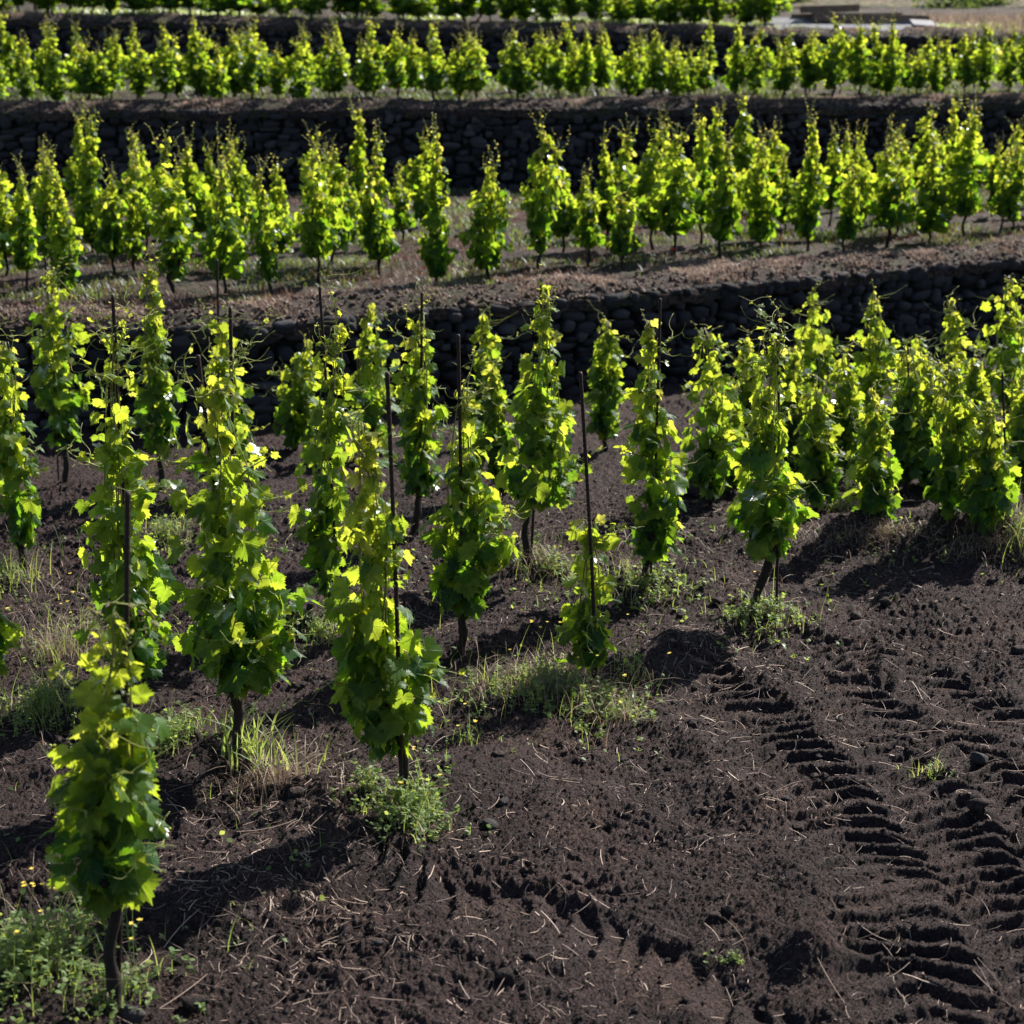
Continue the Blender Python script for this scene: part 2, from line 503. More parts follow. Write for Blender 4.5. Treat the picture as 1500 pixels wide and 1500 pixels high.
def front_height(x, y):
    x = np.asarray(x, float); y = np.asarray(y, float)
    base = 0.045 * fbm(x, y, 0.9, 3, 11)
    h = 0.020 * fbm(x, y, 4.5, 3, 21)
    rough = 0.55 + 0.9 * sstep(-0.1, 0.5, fbm(x, y, 1.1, 2, 77))
    core = (np.abs(x) < 7) & (y > 3)
    lump = np.abs(fbm(x, y, 11, 3, 31, 0.55))
    h = h + rough * (0.025 * lump - 0.008) + 0.007 * rough * np.abs(fbm(x, y, 33, 3, 41, 0.6)) + 0.007 * fbm(x, y, 55, 2, 47)
    bank = 0
    for pts in ROW_PTS:
        d, s, r, _ = seg_dist(x, y, pts)
        w = np.where(s < 0, 0.20, 0.34)          # steeper flank towards the camera
        bank = bank + 0.095 * np.exp(-(d / w) ** 2) * (0.75 + 0.5 * perlin(r * 1.7, r * 0 + 3.3, 5))
    for px, py, rr, hh in MOUNDS:
        c = P0(px, py)
        q = ((x - c[0]) ** 2 + (y - c[1]) ** 2) / rr ** 2
        bank = bank + hh * np.exp(-q)
    for px, py, rr, hh in HOLES:
        c = P0(px, py)
        q = ((x - c[0]) ** 2 + (y - c[1]) ** 2) / rr ** 2
        bank = bank - hh * np.exp(-q)
    wx = x + 0.05 * fbm(x, y, 2.4, 3, 91); wy = y + 0.036 * fbm(x, y, 3.2, 3, 95)
    for i, (row, hw, pitch, dep, lug) in enumerate(TRACKS):
        pts = TRACK_PTS[i]
        lo_, hi_ = pts.min(0) - 0.6, pts.max(0) + 0.6
        near = (x > lo_[0]) & (x < hi_[0]) & (y > lo_[1]) & (y < hi_[1])
        if not near.any(): continue
        xx = wx[near]; yy = wy[near]
        d, s, r, tot = seg_dist(xx, yy, pts)
        ins = 1 - sstep(hw * 0.85, hw * 1.12, d)
        berm = np.exp(-((d - hw * 1.35) / (hw * 0.3)) ** 2)
        ends = sstep(0, 0.5, r) * sstep(0, 0.5, tot - r)
        ph = r / pitch + 0.08 * s + 0.75 * (d / hw) ** 1.6 + 0.4 * perlin(xx * 2.3, yy * 2.3, 131 + i)
        fr = ph - np.floor(ph)
        saw = np.where(fr < 0.26, sstep(0, 0.26, fr), 1 - sstep(0.26, 1.0, fr))
        keep = 0.66 + 0.4 * sstep(-0.25, 0.2, perlin(xx * 1.9 + 4, yy * 1.9, 171 + i))
        v = ends * (ins * (-dep + lug * 1.25 * keep * saw) + 0.020 * berm)
        hh = h[near]
        hh = hh * (1 - 0.62 * ins * ends) + v
        h[near] = hh
    sink = 0.16 * sstep(3.2, 1.0, E1(x) - y)
    return h + base + bank - sink


def at(px, py):
    """the point of the front terrace seen there"""
    d = ray(px, py)
    D = np.linspace(4.7, 17.5, 6000)
    t = D / d[1]
    x = d[0] * t
    gap = CAMZ + d[2] * t - ground_z(x, D)
    k = np.where(gap <= 0)[0]
    k = int(k[0]) if len(k) else len(D) - 1
    return np.array([x[k], D[k], float(ground_z(x[k], D[k]))])


def grid_mesh(name, X, Y, Z, mat, smooth=True):
    r, c = X.shape
    V = np.stack([X, Y, Z], -1).reshape(-1, 3)
    i = np.arange(r - 1)[:, None] * c + np.arange(c - 1)[None, :]
    i = i.ravel()
    Q = np.stack([i, i + 1, i + c + 1, i + c], 1)
    me = bpy.data.meshes.new(name)
    me.vertices.add(len(V)); me.vertices.foreach_set('co', V.ravel().astype(np.float32))
    me.loops.add(Q.size); me.loops.foreach_set('vertex_index', Q.ravel().astype(np.int32))
    me.polygons.add(len(Q)); me.polygons.foreach_set('loop_start', (np.arange(len(Q)) * 4).astype(np.int32))
    me.polygons.foreach_set('use_smooth', np.full(len(Q), smooth))
    me.update(calc_edges=True)
    me.materials.append(mat)
    o = bpy.data.objects.new(name, me)
    COL.objects.link(o)
    return o


# front ground: fine where it is looked at, coarse far to the sides and behind
u_core = np.linspace(-1, 1, 1000)
u_side = 1 + np.linspace(0.02, 1, 40) ** 2
U = np.concatenate([-u_side[::-1], u_core, u_side])
v_core = 4.6 * (20.0 / 4.6) ** np.linspace(0, 1, 1150)
v_near = np.linspace(-25, 4.55, 60)
Vv = np.concatenate([v_near, v_core])
half = np.maximum(Vv, 4.6) * 0.335 + 0.35
X = np.where(np.abs(U)[None, :] <= 1, U[None, :] * half[:, None],
             np.sign(U)[None, :] * (half[:, None] + (np.abs(U)[None, :] - 1) * (38 - half[:, None])))
Y = np.repeat(Vv[:, None], len(U), 1)
lim = E1(X) + 0.12
# squeeze the last metres so the sheet ends behind the wall face
Yc = np.minimum(Y, lim)
Z = front_height(X.ravel(), Yc.ravel()).reshape(X.shape)
Z = Z - 0.004 * sstep(0, 0.1, Y - lim)
LOOK['z'] = Z[60:, 40:1040].copy()
gr_ = np.random.default_rng(99).normal(size=Z.shape)
Z = Z + gr_ * 0.0022 * np.clip(Y / 7.0, 0.6, 2.0) * (np.abs(U)[None, :] <= 1) * (Y > 4.6)
# drop rows that lie wholly beyond the wall
keep_rows = (Y <= lim + 0.4).any(axis=1)
structure(grid_mesh('ground', X[keep_rows], Yc[keep_rows], Z[keep_rows], M['soil']))


def terrace_z(x, y, which):
    x = np.asarray(x, float); y = np.asarray(y, float)
    if which == 2: e0, e1, zz, sl = E1(x), E2(x), Z2, 0.0
    elif which == 3: e0, e1, zz, sl = E2(x), E3(x), Z3, 0.0
    else: e0, e1, zz, sl = E3(x), E3(x) + 12, Z4f(x), 0.03
    t = y - e0
    h = zz + sl * np.maximum(t, 0) + 0.035 * fbm(x, y, 0.9, 3, 200 + which) + 0.022 * fbm(x, y, 5, 3, 210 + which)
    h = h + 0.012 * fbm(x, y, 17, 2, 220 + which)
    h = h + 0.045 * np.exp(-((t - 0.25) / 0.25) ** 2) * (1 + 0.8 * perlin(x * 1.5, y * 0, 8 + which))
    h = h + 0.02 * np.abs(fbm(x, y, 9, 3, 230 + which)) - 0.07 * (1 - sstep(-0.14, 0.10, t))
    return h


def terrace_sheet(name, which, lo, hi, nx, ny, xw, mat):
    xs = np.linspace(-xw, xw, nx)
    tt = np.linspace(0, 1, ny) ** 1.7
    X = np.repeat(xs[None, :], ny, 0)
    a = lo(xs) - 0.12; b = hi(xs) + 0.12
    a = a + 0.03 * perlin(xs * 2.2, xs * 0, 300 + which) + 0.02 * perlin(xs * 9, xs * 0, 310 + which)
    Y = a[None, :] * (1 - tt)[:, None] + b[None, :] * tt[:, None]
    Z = terrace_z(X.ravel(), Y.ravel(), which).reshape(X.shape)
    # turned-down front edge that beds on the wall
    X = np.concatenate([X[:1], X]); Y = np.concatenate([Y[:1] + 0.01, Y]); Z = np.concatenate([Z[:1] - 0.10, Z])
    o = grid_mesh(name, X, Y, Z, mat)
    return structure(o)


terrace_sheet('terrace_ground', 2, E1, E2, 700, 220, 34, M['terrace_soil'])
terrace_sheet('terrace_ground', 3, E2, E3, 700, 160, 34, M['terrace_soil'])
terrace_sheet('terrace_ground', 4, E3, lambda x: E3(x) + 12, 500, 90, 34, M['terrace_soil'])


def hill_z(x, y):
    t = np.maximum(y - 42, 0)
    return Z4f(np.clip(x, -14, 14)) + 0.35 + 0.16 * t ** 1.05 + 0.5 * fbm(x, y, 0.09, 3, 400) * sstep(0, 15, t)


hx = np.linspace(-160, 160, 160); hy = np.linspace(42, 400, 120)
HX, HY = np.meshgrid(hx, hy)
structure(grid_mesh('hill', HX, HY, hill_z(HX.ravel(), HY.ravel()).reshape(HX.shape), M['hill']))

# ------------------------------------------------------------------ dry-stone walls
import bmesh


def ico(sub):
    bm = bmesh.new(); bmesh.ops.create_icosphere(bm, subdivisions=sub, radius=1.0)
    bm.verts.ensure_lookup_table()
    V = np.array([v.co[:] for v in bm.verts]); T = np.array([[v.index for v in f.verts] for f in bm.faces])
    bm.free()
    return V, T


ICO1, ICO2, ICO3 = ico(1), ico(2), ico(3)


def lumpy(V, rng, amp):
    """rounded, faceted stone from the unit ball"""
    D = V.copy()
    for _ in range(7):
        n = norm(rng.normal(size=3)); c = rng.uniform(0.42, 0.8)
        d = D @ n
        D = D - np.maximum(d - c, 0)[:, None] * n * 0.85
    k = rng.normal(size=(3, 3)) * 2.2
    p = rng.uniform(0, 6, 3)
    w = np.sin(V @ k.T + p).sum(1) / 3
    k2 = rng.normal(size=(3, 3)) * 6
    w2 = np.sin(V @ k2.T + p).sum(1) / 3
    return D * (1 + amp * w + amp * 0.4 * w2)[:, None]


def stone_wall(name, label, line, zlo, zhi, x0, x1, cell, seed):
    rng = np.random.default_rng(seed)
    root = empty(name, (0.5 * (x0 + x1), float(line(0.5 * (x0 + x1))), float(zlo(0))))
    tag(root, label, 'stone wall', 'dry-stone terrace walls')
    off = np.array(root.location)
    a = Acc()
    variants = []
    for _ in range(24):
        v = lumpy(ICO2[0], rng, 0.07)
        c = rng.uniform(0.35, 0.55); nn = norm(np.array([rng.normal() * 0.12, -1, rng.normal() * 0.12]))
        v = v - np.maximum(v @ nn - c, 0)[:, None] * nn * 0.85          # dressed face
        v = np.sign(v) * np.abs(v) ** 0.7
        variants.append(v)
    x = x0
    H = float(np.mean(zhi(np.linspace(x0, x1, 9)) - zlo(np.linspace(x0, x1, 9))))
    z = 0.0
    while z < H - 0.03:
        ch = min(cell * rng.uniform(0.42, 0.75), max(H - z, 0.07))
        x = x0 + rng.uniform(0, cell)
        while x < x1:
            w = cell * (0.5 + 1.5 * rng.random() ** 1.5)
            hh = ch * rng.uniform(0.85, 1.5)
            xc = x + w / 2
            zz = float(zlo(xc)) + z + ch / 2 + rng.normal() * 0.02 + 0.045 * math.sin(xc * 2.1 + z * 5)
            zz = min(zz, float(zhi(xc)) - 0.035 - hh * 0.5)
            yc = float(line(xc)) + rng.normal() * 0.012
            slope = float(line(xc + 0.1) - line(xc - 0.1)) / 0.2
            V = variants[rng.integers(24)] * np.array([w * 0.56, 0.16 * rng.uniform(0.8, 1.25), hh * 0.58])
            if rng.random() < 0.5: V = V * np.array([-1, 1, 1]); T = ICO2[1][:, ::-1]
            else: T = ICO2[1]
            t = rng.normal() * 0.12; c, s = math.cos(t), math.sin(t)
            V = V @ np.array([[c, 0, s], [0, 1, 0], [-s, 0, c]]).T
            g = math.atan(slope); c, s = math.cos(g), math.sin(g)
            V = V @ np.array([[c, -s, 0], [s, c, 0], [0, 0, 1]]).T
            a.add(V + np.array([xc, yc, zz]) - off, T, rng.random())
            x += w
        z += ch
    a.build('stonework', M['stone'], root)
    # earth-packed core behind the facing stones
    b = Acc()
    xs = np.linspace(x0, x1, 120)
    yf = line(xs) + 0.06; yb = line(xs) + 0.5
    zl = zlo(xs) - 0.3; zh = zhi(xs) - 0.075
    ring = [np.stack([xs, yf, zl], 1), np.stack([xs, yf, zh], 1), np.stack([xs, yb, zh], 1), np.stack([xs, yb, zl], 1)]
    n = len(xs); V = np.concatenate(ring) - off; T = []
    for k in range(4):
        k2 = (k + 1) % 4
        for i in range(n - 1):
            p, q, r, s = k * n + i, k * n + i + 1, k2 * n + i + 1, k2 * n + i
            T += [(p, q, r), (p, r, s)]
    T += [(0, n, 2 * n), (0, 2 * n, 3 * n), (n - 1, 3 * n - 1, 2 * n - 1), (n - 1, 4 * n - 1, 3 * n - 1)]
    b.add(V, T)
    b.build('wall_core', M['core'], root, smooth=False)
    return root


Zc = lambda z: (lambda x: np.asarray(x, float) * 0 + z)
stone_wall('stone_wall', 'curving low wall of rounded dark lava stones behind the front vines', E1, Zc(-0.22), Zc(Z2), -11, 13, 0.145, 51)
stone_wall('stone_wall', 'long straight shaded stone wall rising behind the second terrace of vines', E2, Zc(Z2), Zc(Z3), -15, 16, 0.155, 52)
# the third wall stops short of the right edge
X3END = (1382 - 750) / F * 32.2
stone_wall('stone_wall', 'farthest dark stone wall below the topmost terrace, ending near the timber pile', E3, Zc(Z3), Z4f, -18, X3END, 0.18, 53)

# ------------------------------------------------------------------ leaves
def leaf_template(n, ring, rng, teeth):
    th = np.linspace(-np.pi, np.pi, n, endpoint=False)
    ad = np.degrees(np.abs(th))
    r = np.interp(ad, [0, 12, 27, 38, 52, 66, 80, 92, 106, 125, 145, 162, 174, 180],
                  [1.0, 0.90, 0.70, 0.77, 0.86, 0.76, 0.62, 0.64, 0.68, 0.62, 0.54, 0.44, 0.22, 0.05])
    if teeth:
        r = r * (1 + teeth * np.where(np.arange(n) % 2 == 0, 1, -1)) * (1 + 0.05 * rng.normal(size=n))
    xy = np.stack([np.sin(th) * r, np.cos(th) * r], 1)
    pts = [np.array([[0.0, 0.0]])]
    T = []
    if ring:
        pts.append(xy * 0.55)
        pts.append(xy)
        for i in range(n):
            j = (i + 1) % n
            T += [(0, 1 + i, 1 + j), (1 + i, 1 + n + i, 1 + n + j), (1 + i, 1 + n + j, 1 + j)]
    else:
        pts.append(xy)
        for i in range(n):
            T.append((0, 1 + i, 1 + (i + 1) % n))
    P = np.concatenate(pts)
    rr = np.hypot(P[:, 0], P[:, 1]); an = np.arctan2(P[:, 0], P[:, 1])
    z = rng.uniform(-0.30, 0.10) * P[:, 1] * np.abs(P[:, 1]) + rng.uniform(-0.35, 0.2) * np.abs(P[:, 0])
    z = z + 0.10 * rr ** 1.5 * np.sin(an * rng.integers(3, 6) + rng.uniform(0, 6)) + rng.normal() * 0.12 * P[:, 0] * P[:, 1]
    V = np.concatenate([P, z[:, None]], 1)
    return V, np.array(T)[:, ::-1], P


_tr = np.random.default_rng(3)
LEAF = {'hi': [leaf_template(52, True, _tr, 0.085) for _ in range(8)],
        'mid': [leaf_template(30, False, _tr, 0.075) for _ in range(8)],
        'low': [leaf_template(13, False, _tr, 0.0) for _ in range(6)]}


def add_leaves(acc, P, mid, nrm, S, age, lod, rng):
    """many vine leaves at once: P junction points, mid = midrib direction, nrm = rough upper side"""
    yv = norm(mid); xv = norm(np.cross(yv, nrm)); zv = np.cross(xv, yv)
    k = rng.integers(len(LEAF[lod]), size=len(P))
    for t, (V, T, uv) in enumerate(LEAF[lod]):
        sel = np.where(k == t)[0]
        if not len(sel): continue
        B = np.stack([xv[sel], yv[sel], zv[sel]], 1)             # (m,3,3) rows are axes
        W = np.einsum('vi,mij->mvj', V, B) * S[sel][:, None, None] + P[sel][:, None, :]
        m, nv = len(sel), len(V)
        TT = (T[None] + (np.arange(m) * nv)[:, None, None]).reshape(-1, 3)
        acc.add(W.reshape(-1, 3), TT, np.repeat(age[sel], nv), np.tile(uv, (m, 1)))


def vine_meshes(seed, prof, tips, n, lod, trunk, leaf=0.074, sprig=1.0, fullness=1.0, warm=0.0):
    """prof: rows (z, centre x, radius) from the bottom of the foliage up; trunk: list of (x,y,z,r); tips: list of (x,z)
    where single shoots reach up past the foliage.  Local coordinates, origin at the foot."""
    rng = np.random.default_rng(seed)
    prof = np.array(sorted(prof))
    z0, z1 = prof[0, 0], prof[-1, 0]
    Hh = z1 - z0
    fol, stem, trk, curl = Acc(), Acc(), Acc(), []
    # trunk
    tp = np.array(trunk, float)
    tt = np.linspace(0, 1, 14); s = np.linspace(0, 1, len(tp))
    TP = np.stack([np.interp(tt, s, tp[:, i]) for i in range(3)], 1)
    TP[:, 0] += 0.008 * np.sin(tt * 9 + seed); TP[:, 1] += 0.008 * np.sin(tt * 7 + seed * 2)
    TR = np.interp(tt, s, tp[:, 3]) * (1 + 0.12 * np.sin(tt * 8 + seed) + 0.05 * rng.normal(size=14))
    TP[0, 2] -= 0.06
    tube(trk, TP, TR, 9)
    for k in range(3):                                           # stubby arms of the head
        d = norm(np.array([rng.normal(), rng.normal(), 1.1]))
        tube(trk, np.array([TP[-2], TP[-1] + d * 0.05, TP[-1] + d * 0.12]), [TR[-1] * 0.9, TR[-1] * 0.7, TR[-1] * 0.35], 6)
    head = TP[-1]
    # canes climbing through the column
    zc = np.linspace(max(head[2], z0 * 0.7), z1, 12)
    cx = np.interp(zc, prof[:, 0], prof[:, 1]); cr = np.interp(zc, prof[:, 0], prof[:, 2])
    ncane = 6 if lod != 'low' else 3
    for k in range(ncane):
        ph = rng.uniform(0, 6.28); tw = rng.uniform(-2, 2)
        f = rng.uniform(0.2, 0.6) * np.sin(np.linspace(0.1, 2.6, 12))
        x = cx + f * cr * np.cos(ph + tw * np.linspace(0, 1, 12)); y = f * cr * np.sin(ph + tw * np.linspace(0, 1, 12))
        P = np.stack([x, y, zc], 1); P[0] = head
        tube(stem, P, np.linspace(0.0045, 0.0022, 12), 4, rng.uniform(0.2, 0.9))
    # leaf positions
    zz = np.linspace(z0, z1, 200); rr = np.interp(zz, prof[:, 0], prof[:, 2])
    cdf = np.cumsum((rr + 0.015) * (1 - 0.55 * np.linspace(0, 1, 200) ** 4)); cdf /= cdf[-1]
    z = np.interp(rng.random(n), cdf, zz)
    r = np.interp(z, prof[:, 0], prof[:, 2]); c = np.interp(z, prof[:, 0], prof[:, 1])
    phi = rng.uniform(0, 2 * np.pi, n)
    # branch clumps: the column bulges and hollows
    bulge = 1.04 + 0.5 * perlin(phi * 1.1 + seed, z * 7.0, seed % 997) * fullness
    hole = perlin(phi * 1.3 + seed * 3.1, z * 8.5 + 5.0, (seed + 11) % 997) < rng.uniform(-0.5, -0.02, n)
    rad = np.maximum(r * bulge - 0.036, 0.008) * (0.22 + 0.80 * rng.random(n) ** 0.65)
    rad = np.where(hole, rad * 0.25, rad)
    out = np.stack([np.cos(phi), np.sin(phi), np.zeros(n)], 1)
    J = np.stack([c, np.zeros(n), z], 1) + out * rad[:, None] * np.array([1, 0.9, 1])
    t = (z - z0) / Hh
    S = leaf * (1.10 - 0.60 * t ** 1.7) * (0.5 + 0.9 * rng.random(n) ** 1.2)
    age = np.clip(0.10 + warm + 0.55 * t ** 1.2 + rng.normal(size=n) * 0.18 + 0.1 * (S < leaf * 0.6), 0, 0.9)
    mid = out * rng.uniform(0.1, 1.1, n)[:, None] + np.array([0, 0, -0.85]) + rng.normal(size=(n, 3)) * 0.50
    nr = out * 0.9 + np.array([0, 0, 0.3]) + rng.normal(size=(n, 3)) * 0.65
    J[:, 2] += S * 0.45
    add_leaves(fol, J, mid, nr, S, age, lod, rng)
    if lod != 'low':
        for i in range(n):                                       # leaf stalks
            a0 = J[i] - out[i] * rng.uniform(0.03, 0.07) + np.array([0, 0, rng.uniform(-0.03, 0.02)])
            if lod == 'hi' or rng.random() < 0.4:
                mdl = (a0 + J[i]) / 2 + np.array([0, 0, 0.008])
                tube(stem, np.array([a0, mdl, J[i]]), 0.0014, 3, rng.uniform(0.5, 1.0), cap=False)
    # shoots past the top, and side shoots that break the outline
    runs = []
    for (tx, tz) in tips:
        runs.append((tx, tz, 0, 0) if isinstance(tx, np.ndarray) else (None, None, tx, tz))
    if lod != 'low':
        for k in range(int(rng.integers(6, 10))):
            f = rng.uniform(0.12, 0.9); zz_ = z0 + f * Hh
            cc, r_ = np.interp(zz_, prof[:, 0], prof[:, 1]), np.interp(zz_, prof[:, 0], prof[:, 2])
            ph = rng.uniform(0, 6.28); o = np.array([math.cos(ph), math.sin(ph) * 0.8, 0])
            b_ = np.array([cc, 0, zz_]) + o * r_ * 0.35
            runs.append((b_, b_ + o * (r_ * 0.75 + rng.uniform(0.02, 0.09)) + np.array([0, 0, rng.uniform(-0.05, 0.16)]), 0, 0))
    for (b_, e_, tx, tz) in runs:
        b = np.array([np.interp(z1 - 0.12, prof[:, 0], prof[:, 1]) + rng.normal() * 0.015, rng.normal() * 0.02, z1 - 0.14])
        e = np.array([tx, rng.normal() * 0.05, tz])
        if b_ is not None: b, e = b_, e_
        q = np.linspace(0, 1, 11)[:, None]
        bend = np.array([rng.normal() * 0.03, rng.normal() * 0.03, 0])
        P = b * (1 - q) + e * q + bend * np.sin(q * np.pi) + np.array([0.03 * rng.normal(), 0, -0.02]) * np.maximum(q - 0.75, 0) * 4
        tube(stem, P, np.linspace(0.0046, 0.0016, 11), 5, 0.85)
        ln = np.linalg.norm(e - b)
        m = max(4, int(ln / 0.035))
        for k in range(m):
            f = (k + 0.6) / m
            p = np.array([np.interp(f, q[:, 0], P[:, i]) for i in range(3)])
            ph = k * 2.6 + rng.uniform(-0.6, 0.6)
            o = np.array([math.cos(ph), math.sin(ph), 0])
            sz = leaf * ((0.55 - 0.40 * f) if b_ is None else (0.85 - 0.5 * f)) * rng.uniform(0.7, 1.2)
            j = p + o * sz * 0.8 + np.array([0, 0, sz * 0.4])
            tube(stem, np.array([p, (p + j) / 2 + [0, 0, 0.004], j]), 0.0015, 3, 0.9, cap=False)
            add_leaves(fol, j[None], (o * 0.8 + np.array([0, 0, -0.5 + 0.7 * f]) + rng.normal(size=3) * 0.3)[None],
                       (o * 0.4 + np.array([0, 0, 0.8]) + rng.normal(size=3) * 0.4)[None],
                       np.array([sz]), np.array([np.clip((0.62 if b_ is None else 0.42) + 0.4 * f + rng.normal() * 0.08, 0, 1)]), lod, rng)
            if lod != 'low' and rng.random() < 0.55 * sprig:      # tendril
                o2 = -o + rng.normal(size=3) * 0.4; L0 = rng.uniform(0.06, 0.17)
                w = np.linspace(0, 1, 10)
                side = norm(np.cross(o2, [0, 0, 1.0]))
                C = p + o2 * (w * L0)[:, None] + np.array([0, 0, 1.0]) * (0.05 * w * rng.uniform(0.2, 1.4))[:, None]
                C = C + side * (0.018 * np.sin(w * 7) * w)[:, None] - np.array([0, 0, 1.0]) * (0.02 * (1 - np.cos(w * 6)) * w)[:, None]
                cu = Acc(); curl.append(cu)
                tube(cu, C, np.linspace(0.0019, 0.0009, 10), 3, 0.95)
    return trk, stem, fol, curl


# ------------------------------------------------------------------ front vines
FRONT = 'vines standing on the front terrace'


def front_vine(label, base, prof_px, tips_px=(), arms=(), n=240, lod='hi', leaf=0.074, trunk_r=0.02, seed=0, head_px=None, sprig=1.0, warm=0.0):
    B = at(*base)
    D = B[1]
    prof = []
    for (py, xl, xr) in prof_px:
        x0, z = on_depth(xl, py, D); x1, _ = on_depth(xr, py, D)
        prof.append((z - B[2], (x0 + x1) / 2 - B[0], (x1 - x0) / 2))
    prof.sort()
    tips = []
    for (tx, ty) in tips_px:
        x, z = on_depth(tx, ty, D)
        tips.append((x - B[0], z - B[2]))
    for (ax, ay, ex, ey) in arms:
        x0, z0 = on_depth(ax, ay, D); x1, z1 = on_depth(ex, ey, D)
        tips.append((np.array([x0 - B[0], -0.03, z0 - B[2]]), np.array([x1 - B[0], -0.08, z1 - B[2]])))
    zb = prof[0][0]
    if head_px:
        hx_, hz_ = on_depth(head_px[0], head_px[1], D); hx_ -= B[0]; hz_ -= B[2]
    else:
        hx_, hz_ = prof[0][1], zb + 0.10
    hz_ = max(hz_, 0.12)
    trunk = [(0, 0, 0, trunk_r * 1.15), (hx_ * 0.35, 0.01, hz_ * 0.5, trunk_r), (hx_, 0, hz_, trunk_r * 0.85)]
    a, s, f, c = vine_meshes(seed, prof, tips, int(n * 1.06), lod, trunk, leaf * 0.88, sprig, 1.0, warm)
    root = empty('grape_vine', tuple(B))
    tag(root, label, 'grape vine', FRONT)
    a.build('trunk', M['bark'], root)
    st = s.build('stem', M['shoot'], root)
    for cu in c: cu.build('tendril', M['shoot'], st)
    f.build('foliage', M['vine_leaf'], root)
    return root


front_vine('nearest vine at the lower left, bushy, on a bare thick trunk beside a rusty rod', (163, 1474),
           [(1330, 110, 200), (1290, 85, 215), (1230, 78, 235), (1150, 78, 252), (1090, 85, 240), (1030, 105, 225), (980, 120, 222), (930, 135, 205), (900, 145, 185)],
           [(160, 862), (178, 900), (150, 880)], n=300, leaf=0.070, trunk_r=0.021, seed=101, head_px=(170, 1300), warm=0.1)
front_vine('tall vine with long tendrils directly behind the nearest vine at the left', (195, 1005),
           [(985, 150, 260), (940, 120, 262), (860, 112, 245), (780, 118, 232), (700, 124, 225), (640, 128, 220), (580, 132, 205), (520, 140, 200), (480, 150, 190)],
           [(165, 430), (135, 408), (195, 440), (210, 455)], n=290, leaf=0.074, seed=102, sprig=1.8)
front_vine('broad leafy vine with a bright sunlit side branch, on a dark trunk between grass blades', (350, 1108),
           [(1015, 300, 400), (980, 285, 435), (930, 262, 450), (880, 250, 440), (820, 248, 402), (750, 255, 400), (690, 260, 400), (640, 262, 380), (590, 270, 362), (555, 285, 345)],
           [(415, 440), (300, 520), (345, 490), (270, 500)], arms=[(360, 985, 455, 880), (355, 950, 440, 915), (370, 1000, 430, 960), (350, 760, 410, 715)], n=330, leaf=0.082, seed=103, head_px=(342, 1000), sprig=1.6)
front_vine('small vine half hidden behind the broad leafy vine, dark rods through its top', (335, 720),
           [(690, 300, 370), (640, 298, 375), (580, 298, 368), (520, 300, 355), (470, 305, 345)], [(300, 432), (325, 440)], n=170, lod='mid', seed=104)
front_vine('dark dense vine at the far left with glossy top leaves, on a slim leaning trunk', (97, 706),
           [(650, 75, 118), (610, 58, 128), (550, 42, 128), (490, 40, 118), (430, 48, 102), (400, 55, 92)], [(110, 368), (75, 385), (95, 372)],
           n=270, lod='hi', leaf=0.072, seed=105, head_px=(96, 640))
front_vine('slender vine just right of the dark dense vine at the far left', (237, 715),
           [(665, 205, 262), (610, 196, 262), (550, 196, 256), (490, 198, 250), (430, 200, 246), (395, 205, 238)], [(228, 345), (205, 365), (240, 360)],
           n=230, lod='hi', leaf=0.072, seed=106)
front_vine('vine cut by the left edge of the picture, with a brown trunk on bare soil', (33, 835),
           [(800, 15, 50), (740, -15, 62), (680, -25, 58), (610, -30, 48), (550, -28, 48), (500, -20, 30)], [(5, 462), (20, 478)],
           n=220, lod='hi', leaf=0.078, seed=107, head_px=(26, 745))
front_vine('vine almost wholly beyond the left edge, only a few leaf tips showing', (-32, 1060),
           [(1000, -70, 10), (940, -75, 14), (880, -70, 6), (800, -65, -5)], [(-30, 700)], n=150, lod='hi', seed=108)
front_vine('tall vine in mid field left of centre, its thin shoot curling above a dark rod', (500, 905),
           [(870, 455, 510), (820, 440, 520), (750, 425, 520), (690, 425, 525), (620, 440, 525), (560, 450, 525), (510, 462, 518), (480, 470, 510)],
           [(462, 388), (470, 470), (515, 480)], n=250, leaf=0.074, seed=109, sprig=1.3)
front_vine('yellowish tall vine at the centre front, beside a tall bare rusty rod', (592, 1195),
           [(1100, 520, 600), (1060, 500, 640), (1000, 492, 640), (950, 490, 622), (890, 492, 605), (820, 492, 600), (760, 496, 590), (700, 504, 572), (650, 505, 560), (620, 512, 548)],
           [(520, 600), (530, 590)], n=330, leaf=0.076, trunk_r=0.017, seed=110, head_px=(586, 1060), warm=0.12)
front_vine('upright dark vine behind the centre, its tip above the stone wall', (607, 782),
           [(725, 595, 640), (690, 580, 650), (620, 576, 652), (560, 578, 648), (500, 585, 642), (460, 600, 635)], [(630, 405), (612, 425), (600, 440)],
           n=230, lod='hi', leaf=0.072, seed=111, head_px=(620, 700))
front_vine('ragged vine right of the centre rod with a sunlit low arm to the right', (676, 955),
           [(905, 645, 715), (860, 628, 735), (800, 625, 760), (750, 630, 750), (700, 640, 720), (650, 645, 710), (600, 650, 705), (570, 668, 698)],
           [(700, 510), (690, 540), (712, 560)], arms=[(695, 810, 762, 728), (700, 840, 750, 770)], n=270, leaf=0.076, seed=112)
front_vine('tallest peaked vine at the centre, dark on its left and glowing on its right', (770, 828),
           [(745, 750, 830), (700, 728, 855), (640, 738, 848), (590, 745, 840), (540, 758, 828), (490, 772, 820), (450, 782, 815), (425, 788, 812)],
           [(795, 380), (790, 420), (810, 415)], arms=[(815, 730, 885, 645), (810, 740, 850, 690)], n=330, lod='hi', leaf=0.072, seed=113, head_px=(772, 735))
